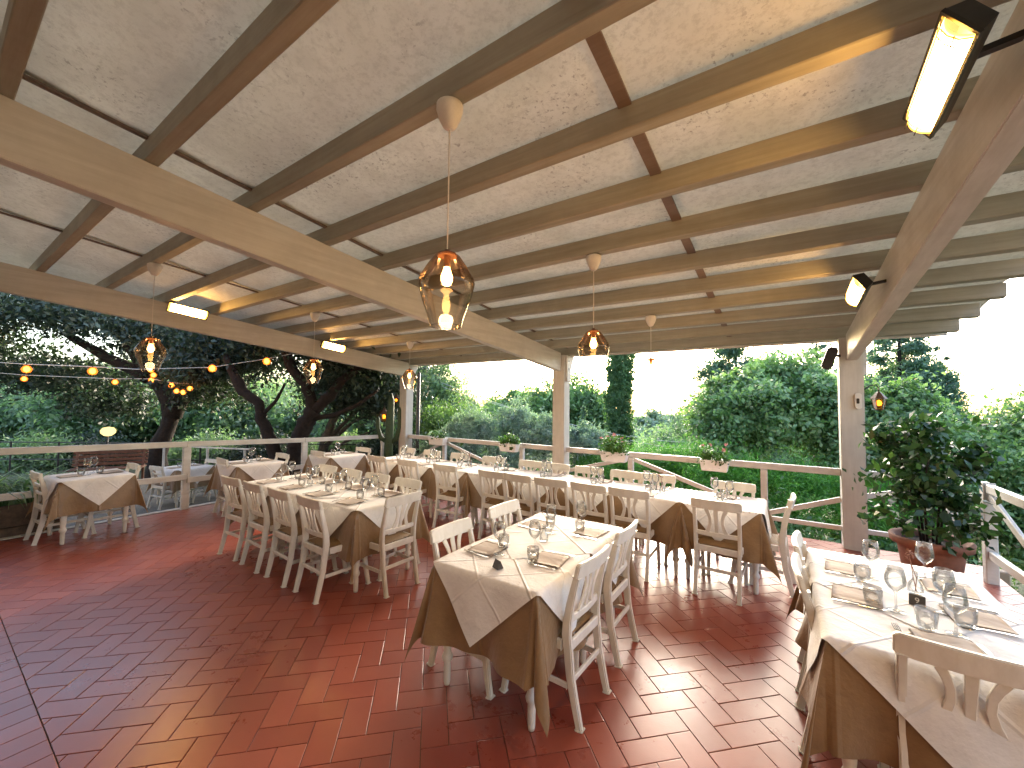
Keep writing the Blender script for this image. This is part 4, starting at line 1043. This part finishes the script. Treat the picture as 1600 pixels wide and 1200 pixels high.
for i, (a, b, d_, rx, ry, lb) in enumerate(((735, 690, 10, 40, 45, 'silver-leaved shrub right of the first planter'), (800, 680, 10.5, 46, 44, 'silver-leaved shrub behind the second planter'), (850, 690, 9.8, 36, 40, 'silver-leaved shrub left of the centre post'), (915, 700, 10, 30, 36, 'silver-leaved shrub right of the centre post'), (700, 710, 9.5, 50, 36, 'low silver-leaved shrub under the first planter'), (780, 725, 9.2, 60, 34, 'low silver-leaved shrub under the second planter'))):
    bushp('silver_shrub', lb, 'shrub', [pb(a, b, d_, rx, ry, .7), pb(a-12, b-ry*.55, d_, rx*.4, ry*.5, .4), pb(a+15, b-ry*.5, d_, rx*.35, ry*.5, .4)], 11000, .10, 'silver', 420+i*3, 'silver-leaved shrubs behind the railing', up=.1, asp=.22, clump=.16)
for i, (a, b, d_, rx, ry, lb) in enumerate(((800, 655, 22, 45, 40, 'dark round tree left of the centre post'), (850, 640, 24, 50, 40, 'taller dark tree touching the centre post'), (905, 635, 23, 50, 45, 'dark tree between the centre post and the cypress'), (760, 660, 26, 40, 26, 'low dark tree in the gap left of the centre post'))):
    bushp('distant_tree', lb, 'tree', [pb(a, b, d_, rx, ry, 1.8), pb(a+rx*.4, b+20, d_, rx*.7, ry*.8, 1.5), pb(a-rx*.4, b+24, d_, rx*.7, ry*.8, 1.5)], 20000, .24, 'bush', 450+i*3, 'dark trees behind the silver shrubs', clump=.15)
for i, (a, b, d_, rx, ry, lb) in enumerate(((1060, 705, 30, 70, 36, 'dark tree on the slope beyond the third planter'), (1230, 715, 28, 80, 45, 'dark tree on the slope behind the broad-leaved bush'), (1380, 730, 26, 90, 50, 'dark tree on the slope behind the potted shrub'), (1530, 735, 24, 90, 55, 'dark tree on the slope at the right edge'))):
    bushp('distant_tree', lb, 'tree', [pb(a, b, d_, rx, ry, 2.2)], 9000, .30, 'wood_leaf', 470+i*3, 'trees on the slope to the right', clump=.2)
# tall cypress: stacked narrow blobs
dc = 17
bl = [pb(968+2*math.sin(k), 545+k*17, dc, 17+5*math.sin(math.pi*min(1, (k+2)/11)), 22, .55) for k in range(-3, 12)]
tree('cypress_tree', 'tall narrow dark cypress standing against the white sky', 'tree', bl, 60000, .12, 'cypress', 481, [([(*P(968, 640, dc)[:2], -3.5), P(968, 600, dc), P(968, 520, dc)], [.16, .12, .05])], 'bark', base=(*P(968, 640, dc)[:2], -3.5), shell=.22, clump=.12, asp=.3, noiseamp=.1, per=35)
bl = [pb(912, 640+k*11, 19, 3+k*1.4, 10, .12+.05*k) for k in range(0, 6)]
tree('cypress_tree', 'small slender cypress left of the tall one', 'tree', bl, 7000, .10, 'wood_leaf', 484, [([(*P(912, 690, 19)[:2], -3.6), P(912, 650, 19)], [.06, .02])], 'bark', base=(*P(912, 690, 19)[:2], -3.6), shell=.3, clump=.2, noiseamp=.05)
# far wooded slope
wb = [pb(1000+k*24+rng.uniform(-6, 6), 662+abs(k-1.2)*5+rng.uniform(-3, 3), 70+rng.uniform(-8, 8), 26, 18, 3) for k in range(-2, 6)]+[pb(1000+k*30, 690+rng.uniform(-3, 3), 55, 28, 18, 3) for k in range(-2, 5)]+[pb(640+k*28, 668+rng.uniform(-4, 3), 75, 26, 14, 3) for k in range(0, 12)]
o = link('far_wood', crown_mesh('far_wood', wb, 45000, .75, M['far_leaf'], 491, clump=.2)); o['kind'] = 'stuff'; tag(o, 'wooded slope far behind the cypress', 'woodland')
# feathery bright hedge
for i, (a, b, d_, rx, ry, lb) in enumerate(((1000, 730, 9.6, 50, 34, 'bright green hedge clump below the third planter'), (1070, 735, 9.2, 60, 42, 'bright green hedge clump below the fourth planter'), (1150, 760, 8.8, 60, 50, 'bright green hedge clump behind the gap in the long table'), (1240, 770, 8.4, 60, 50, 'bright green hedge clump left of the right post'), (1330, 790, 8.2, 60, 50, 'bright green hedge clump behind the right post'), (1410, 800, 8.0, 60, 46, 'bright green hedge clump behind the potted shrub'), (940, 735, 9.6, 50, 30, 'bright green hedge clump at the foot of the cypress'))):
    bushp('hedge_shrub', lb, 'shrub', [pb(a, b, d_, rx, ry, .9), pb(a-20, b-ry*.5, d_, rx*.5, ry*.4, .5), pb(a+25, b-ry*.4, d_, rx*.5, ry*.5, .5)], 20000, .075, 'hedge', 500+i*3, 'bright hedge clumps beyond the railing', up=.5, asp=.2, clump=.18)
for i, (a, b, d_, rx, ry) in enumerate(((760, 790, 9, 110, 55), (960, 800, 8.8, 110, 50), (1160, 850, 8.0, 130, 55), (1380, 880, 7.8, 130, 60))):
    bushp('undergrowth_bush', ['shaded undergrowth below the left part of the far railing', 'shaded undergrowth below the middle of the far railing', 'shaded undergrowth below the braced railing on the right', 'shaded undergrowth behind the potted shrub'][i], 'bush', [pb(a, b, d_, rx, ry, .9)], 9000, .12, 'cypress', 530+i*3, 'shaded undergrowth below the far railing')
# broad-leaved shrub mass centre right
bushp('broadleaf_tree', 'large broad-leaved bush filling the view left of the right post', 'tree', [pb(1180, 640, 11, 75, 62, 1.4), pb(1250, 620, 11, 70, 60, 1.4), pb(1130, 670, 11, 50, 50, 1.2), pb(1210, 590, 11.3, 50, 32, 1), pb(1290, 650, 11, 50, 60, 1.2), pb(1160, 605, 11.2, 35, 25, .8)], 42000, .13, 'bush', 551, asp=.62, clump=.15)
bushp('broadleaf_tree', 'broad-leaved vine-covered bush right of the right post', 'tree', [pb(1400, 660, 10, 60, 55, 1.2), pb(1370, 720, 10, 60, 50, 1.2), pb(1460, 705, 10.5, 50, 45, 1.2), pb(1410, 625, 10, 30, 18, .8), pb(1330, 680, 10, 40, 60, 1)], 30000, .12, 'bush', 561, asp=.62, clump=.16)
# conifers: layered drooping boughs
def conifer(label, px, dep, top, bot, half, seed, n_=16000):
    base = P(px, bot, dep); tp = P(px, top, dep); hgt = tp.z-base.z; bl = []; r_ = random.Random(seed); k = dep/FPX; tr = [([(base.x, base.y, -4), base, tp], [.16, .11, .02])]
    nl = 11
    for i in range(nl):
        f_ = i/nl; z_ = tp.z-hgt*f_-.05; w = half*k*(.18+.82*f_)
        for j in range(5):
            a = r_.uniform(0, 6.28); x_, y_ = math.cos(a)*w*.62*r_.uniform(.7, 1.25), math.sin(a)*w*.62*r_.uniform(.7, 1.25)
            bl.append((base.x+x_, base.y+y_, z_-.15*w*r_.random(), w*.48, w*.48, hgt/nl*.5))
            if i > 1: tr.append(([(base.x, base.y, z_), (base.x+x_*1.2, base.y+y_*1.2, z_-.15*w)], [.02, .006]))
    return tree('conifer_tree', label, 'tree', bl, n_, .17, 'conifer', seed, tr[:16], 'bark', base=(base.x, base.y, -4), clump=.3, up=.6, asp=.3)
conifer('dark layered conifer rising behind the broad-leaved bush left of the right post', 1150, 17, 490, 690, 110, 601, 32000)
conifer('grey-green layered conifer just right of the right post', 1405, 15, 490, 670, 95, 611, 34000)
conifer('thin conifer between the right post and the dark conifer', 1275, 20, 500, 640, 50, 621, 9000)
conifer('pale conifer behind, at the right below the roof corner', 1470, 22, 560, 680, 60, 631, 9000)
# shrubs at the far right
bushp('laurel_shrub', 'tall dark green shrub crowding the right railing', 'shrub', [pb(1600, 735, 8.3, 70, 85, .8), pb(1570, 790, 8.4, 60, 60, .8), pb(1640, 820, 7.8, 80, 90, .8), pb(1605, 670, 8.5, 45, 45, .6)], 34000, .10, 'bush', 641, asp=.55, clump=.3)
bushp('laurel_shrub', 'lighter shrub between the potted shrub and the right railing', 'shrub', [pb(1510, 715, 8.5, 55, 45, .9), pb(1545, 690, 8.8, 30, 22, .6), pb(1500, 780, 8.5, 70, 60, .9)], 20000, .09, 'bush', 651, asp=.6)

# power lines
for k, (a, b) in enumerate((((690, 598), (985, 690)), ((690, 604), (985, 683)), ((985, 681), (1130, 689)), ((985, 688), (1130, 700)))):
    p, q = P(*a, 13.5), P(*b, 13.5 if k < 2 else 15); m_ = p.lerp(q, .5)-Vector((0, 0, .12))
    MB().tube([p, p.lerp(m_, .5)-Vector((0, 0, .04)), m_, m_.lerp(q, .5)-Vector((0, 0, .04)), q], .009, 5).build('power_line', M['cord'], label=['upper cable crossing the view left of the cypress', 'lower cable crossing the view left of the cypress', 'upper cable right of the cypress', 'lower cable right of the cypress'][k], cat='cable', group='cables behind the railing')
# dark downpipe / pole outside left post
pq = P(652, 700, 9.6); MB().tube([(pq.x, pq.y, -1.5), (pq.x, pq.y, 2.42)], .045, 10).build('pole', M['iron'], label='dark round pole just behind the left corner post', cat='pole')

# ------------------------------------------------------------------ planters on the far railing
def box_planter(x_, wd, label, pl, seed, flowers=0, hgt=.22):
    t = empty('planter_box', (x_, 6.37, .80), 0, label, 'planter', 'white planters hung on the far railing')
    m_ = MB(); w, b, d = wd/2, wd/2*.86, .075
    out = [(-w, -d), (w, -d), (w, d), (-w, d)]; ins = [(-w+.012, -d+.012), (w-.012, -d+.012), (w-.012, d-.012), (-w+.012, d-.012)]
    V = [(x*.86, y*.86, 0) for x, y in out]+[(x, y, .15) for x, y in out]+[(x, y, .15) for x, y in ins]+[(x*.9, y*.9, .11) for x, y in ins]
    F = [(3, 2, 1, 0)]+[(i, (i+1) % 4, 4+(i+1) % 4, 4+i) for i in range(4)]+[(4+i, 4+(i+1) % 4, 8+(i+1) % 4, 8+i) for i in range(4)]+[(8+i, 8+(i+1) % 4, 12+(i+1) % 4, 12+i) for i in range(4)]
    m_.add(V, F); m_.box(-w-.006, w+.006, -d-.006, -d-.001, .135, .155); m_.build('box', M['planter'], t, bevel=.004)
    MB().box(-w*.88, w*.88, -d*.82, d*.82, .10, .125).build('soil', M['soil'], t)
    h = MB()
    for s in (-.6, .6): h.strip([(w*s, d+.002, .06), (w*s, d+.03, .165), (w*s, d+.10, .168)], .02, .003)
    h.build('hook', M['planter'], t)
    me_ = crown_mesh('plant', [(0, 0, .12+hgt*.45, w*.95, .11, hgt*.55), (-w*.5, 0, .12+hgt*.3, w*.5, .12, hgt*.5), (w*.55, -.02, .12+hgt*.3, w*.45, .10, hgt*.45)], pl, .042, M['geranium'], seed, clump=.3, asp=.75, per=14)
    link('plant', me_, t)['kind'] = 'stuff'
    if flowers:
        fm = MB(); r_ = random.Random(seed)
        for k in range(flowers):
            c = Vector((r_.uniform(-w, w), r_.uniform(-.12, .05), .12+hgt*r_.uniform(.7, 1.15)))
            for q in range(8):
                d1 = Vector([r_.uniform(-1, 1) for _ in range(3)]).normalized()*.016; d2 = d1.cross(Vector([r_.uniform(-1, 1) for _ in range(3)])).normalized()*.013; cc = c+Vector([r_.uniform(-.018, .018) for _ in range(3)])
                fm.add([cc-d1, cc-d2, cc+d1, cc+d2], [(0, 1, 2, 3)])
        fm.build('blossom', M['petal'], t)
box_planter(-6.20, .44, 'white planter with sparse leaves nearest the left corner post', 260, 701, 0, .24)
box_planter(-4.33, .40, 'white planter with a dense green plant, second from the left', 700, 704, 0, .22)
box_planter(-2.27, .44, 'white planter with pale pink flowers right of the centre post', 900, 707, 7, .30)
box_planter(-.81, .37, 'white planter with reddish flowers, closest to the right post', 620, 710, 5, .24)

# ------------------------------------------------------------------ potted shrub at the right corner
pt = empty('potted_shrub', (1.17, 5.55, 0), 0, 'big leafy shrub in a terracotta pot beside the right railing', 'potted plant')
MB().lathe([(0, 0), (.17, 0), (.19, .02), (.235, .36), (.25, .40), (.29, .41), (.30, .47), (.285, .485), (.255, .47), (.23, .40), (0, .38)], 32).build('pot', M['terracotta'], pt)
MB().lathe([(0, .425), (.24, .42)], 20).build('soil', M['soil'], pt)
stems = MB()
for k in range(6):
    a = k*1.05; stems.tube([(.06*math.cos(a), .06*math.sin(a), .40), (.10*math.cos(a), .10*math.sin(a), .8), (.22*math.cos(a+.3), .22*math.sin(a+.3), 1.25)], [.012, .01, .006], 6)
stems.build('stem', M['bark'], pt)
me_ = crown_mesh('foliage', [(-.05, .0, 1.22, .36, .34, .30), (-.12, -.1, .92, .30, .30, .28), (.14, .0, .95, .26, .28, .30), (.0, .1, 1.48, .26, .26, .2), (.20, -.18, .70, .20, .2, .22), (-.34, -.05, .62, .20, .16, .08), (.24, -.1, 1.28, .2, .2, .2), (-.3, 0, 1.38, .14, .14, .14)], 2100, .09, M['pot_leaf'], 721, clump=.26, asp=.55, per=8, noiseamp=.5)
link('foliage', me_, pt)

# ------------------------------------------------------------------ things in the left yard
# strap-leaved plant in a plank planter
ty = empty('plank_planter', (-8.38, .62, -.45), 0, 'dark plank planter with arching strap leaves at the left edge', 'planter')
for k in range(3):
    MB().box(.34, .365, -.9, .55, .01+k*.28, .28+k*.28).build('plank', M['plank'], ty, bevel=.004)
    MB().box(-.36, .338, .551, .575, .01+k*.28, .28+k*.28).build('plank', M['plank'], ty, bevel=.004)
MB().box(-.36, .337, -.9, .548, .02, .80).build('soil', M['soil'], ty)
V = []; T = []; r_ = np.random.default_rng(5); nb = 0
for k in range(620):
    bx_, by_ = r_.uniform(-.30, .30), r_.uniform(-.8, .5); a = r_.uniform(0, 6.28); L_ = r_.uniform(.5, .95); w = .017; c0 = r_.uniform(0, 1)
    d = np.array([math.cos(a), math.sin(a), 0]); s = np.array([-d[1], d[0], 0]); prev = None; el = r_.uniform(.9, 1.45)
    p = np.array([bx_, by_, .80])
    for q in range(5):
        e = el-q*.42; p2 = p+(d*math.cos(e)+np.array([0, 0, math.sin(e)]))*L_/5; w1 = w*(1-q/5.5); w2 = w*(1-(q+1)/5.2)
        V += [p-s*w1, p+s*w1, p2+s*w2, p2-s*w2]; T += [c0]*4; nb += 1; p = p2
link('leaves', quads_mesh('leaves', np.array(V), nb, M['grassleaf'], np.array(T)), ty)

bn = empty('garden_bench', tuple(P(168, 735, 10.2)[:2])+(-.47,), R(62), 'reddish brown slatted garden bench below the big oak', 'bench')
for k in range(4): MB().box(-.72, .72, .18+k*.018, .20+k*.018, .48+k*.095, .555+k*.095).build('back_slat', M['bench'], bn, bevel=.004)
for k in range(4): MB().box(-.72, .72, -.26+k*.11, -.17+k*.11, .42, .44).build('seat_slat', M['bench'], bn, bevel=.004)
for s in (-.64, .64):
    MB().strip([(s, .17, 0), (s, .17, .42), (s, .262, .86)], .05, .04, (0, 1, 0)).build('leg', M['bench'], bn, bevel=.004); MB().box(s-.025, s+.025, -.27, -.23, 0, .42).build('leg', M['bench'], bn, bevel=.004)
# black mesh fence with posts across the yard, and an inclined white handrail
ff = empty('yard_fence', (0, 0, 0), 0, 'thin dark metal fence across the back of the yard', 'fence')
fa, fb = P(-60, 722, 11.8), P(600, 722, 12.2); fb.z = fa.z = -.1; nfp = 9
for k in range(nfp+1):
    q = fa.lerp(fb, k/nfp); MB().box(q.x-.02, q.x+.02, q.y-.02, q.y+.02, -.5, .42).build('fence_post', M['iron'], ff)
for z_ in (-.1, .40): MB().bar((fa.x, fa.y, z_), (fb.x, fb.y, z_), .02, .03).build('fence_rail', M['iron'], ff)
hr = empty('handrail', (0, 0, 0), 0, 'pale sloping handrail behind the small tables', 'handrail')
ha, hb = P(250, 696, 9.6), P(390, 702, 9.0)
MB().bar(ha, hb, .03, .03).build('rail', M['rail'], hr)
for f_ in (.05, .55, .95):
    q = ha.lerp(hb, f_); MB().box(q.x-.02, q.x+.02, q.y-.02, q.y+.02, -.45, q.z-.026).build('rail_post', M['rail'], hr)
gl = P(169, 674, 12.4)
g = empty('globe_lamp', (gl.x, gl.y, -.47), 0, 'glowing globe lamp on a short dark post above the bench', 'garden lamp')
MB().tube([(0, 0, 0), (0, 0, gl.z+.47-.12)], .022, 8).build('pole', M['iron'], g)
MB().lathe([(0, -.15), (.09, -.13), (.17, -.05), (.18, .03), (.13, .11), (0, .14)], 18, (0, 0, gl.z+.47)).build('globe', M['globe'], g)

# cactus by the corner post
cp = P(607, 700, 9.4); ct = empty('cactus', (cp.x, cp.y, -.47), 0, 'tall dark columnar cactus with two arms left of the corner post', 'cactus')
def cactus_arm(pts, r0, nm):
    seg = 10; m_ = MB().tube(pts, r0, seg*2)
    vs2 = []
    for i, p in enumerate(m_.v):
        vs2.append(p)
    m_.build(nm, M['cactus'], ct)
zc = lambda y_: P(607, y_, 9.4).z+.47
cactus_arm([(0, 0, 0), (0, 0, zc(700)), (.03, 0, zc(660)), (.03, .02, zc(625)), (.03, .02, zc(614))], [.10, .10, .09, .075, .02], 'trunk')
cactus_arm([(0, 0, zc(692)), (-.16, -.10, zc(684)), (-.22, -.14, zc(670)), (-.22, -.14, zc(655)), (-.22, -.14, zc(651))], [.055, .055, .05, .045, .015], 'arm')
cactus_arm([(0, 0, zc(694)), (.14, .10, zc(686)), (.20, .14, zc(668)), (.20, .14, zc(640)), (.20, .14, zc(636))], [.055, .055, .05, .045, .015], 'arm')
lantern(tuple(P(600, 646, 10.4)), 'orange glowing lantern behind the cactus', [(0, 0, .13), (0, 0, .16), (.02, 0, -.0+.16)], 1.6)
lantern(tuple(P(619, 622, 10.8)), 'small glowing lantern above the cactus beside the corner post', None, 1.1)

# string lights: two cables with bulbs
def string(pts, bulbs, label, dep_lab, r_=.045):
    t = empty('string_lights', tuple(pts[0]), 0, label, 'string lights'); b = Vector(pts[0])
    MB().tube([Vector(p)-b for p in pts], .008, 5).build('cable', M['cord'], t)
    for q in bulbs:
        q = Vector(q)-b
        MB().lathe([(0, .035), (.017, .034), (.018, .0)], 10, q).build('socket', M['brown_wrap'], t)
        MB().lathe([(.016, .0), (r_*.6, -r_*.2), (r_, -r_*.95), (r_*.7, -r_*1.7), (0, -r_*1.95)], 14, q).build('bulb', M['string_shell'], t)
        MB().lathe([(0, -r_*.2), (r_*.42, -r_*.45), (r_*.58, -r_*.95), (r_*.42, -r_*1.45), (0, -r_*1.7)], 10, q).build('filament', M['string_bulb'], t)
ds = 8.6
string([P(-40, 564, ds), P(40, 569, ds), P(145, 573, ds), P(215, 577, ds+.2), P(330, 574, ds+.5), P(415, 561, ds+.6), P(470, 550, ds+.6)], [P(42, 571, ds), P(145, 574, ds), P(332, 570, ds+.5), P(417, 559, ds+.6)], 'nearer string of warm bulbs under the oak branches', 0, .085)
string([P(-40, 580, 10), P(38, 586, 10), P(180, 592, 10), P(238, 592, 10), P(268, 598, 10), P(302, 600, 10.2)], [P(38, 588, 10), P(180, 593, 10), P(237, 590, 10), P(268, 598, 10), P(276, 607, 10), P(286, 609, 10), P(297, 603, 10.1), P(236, 574, 9.8), P(240, 582, 9.9)], 'farther cluster of small warm bulbs near the thick oak trunk', 0, .066)
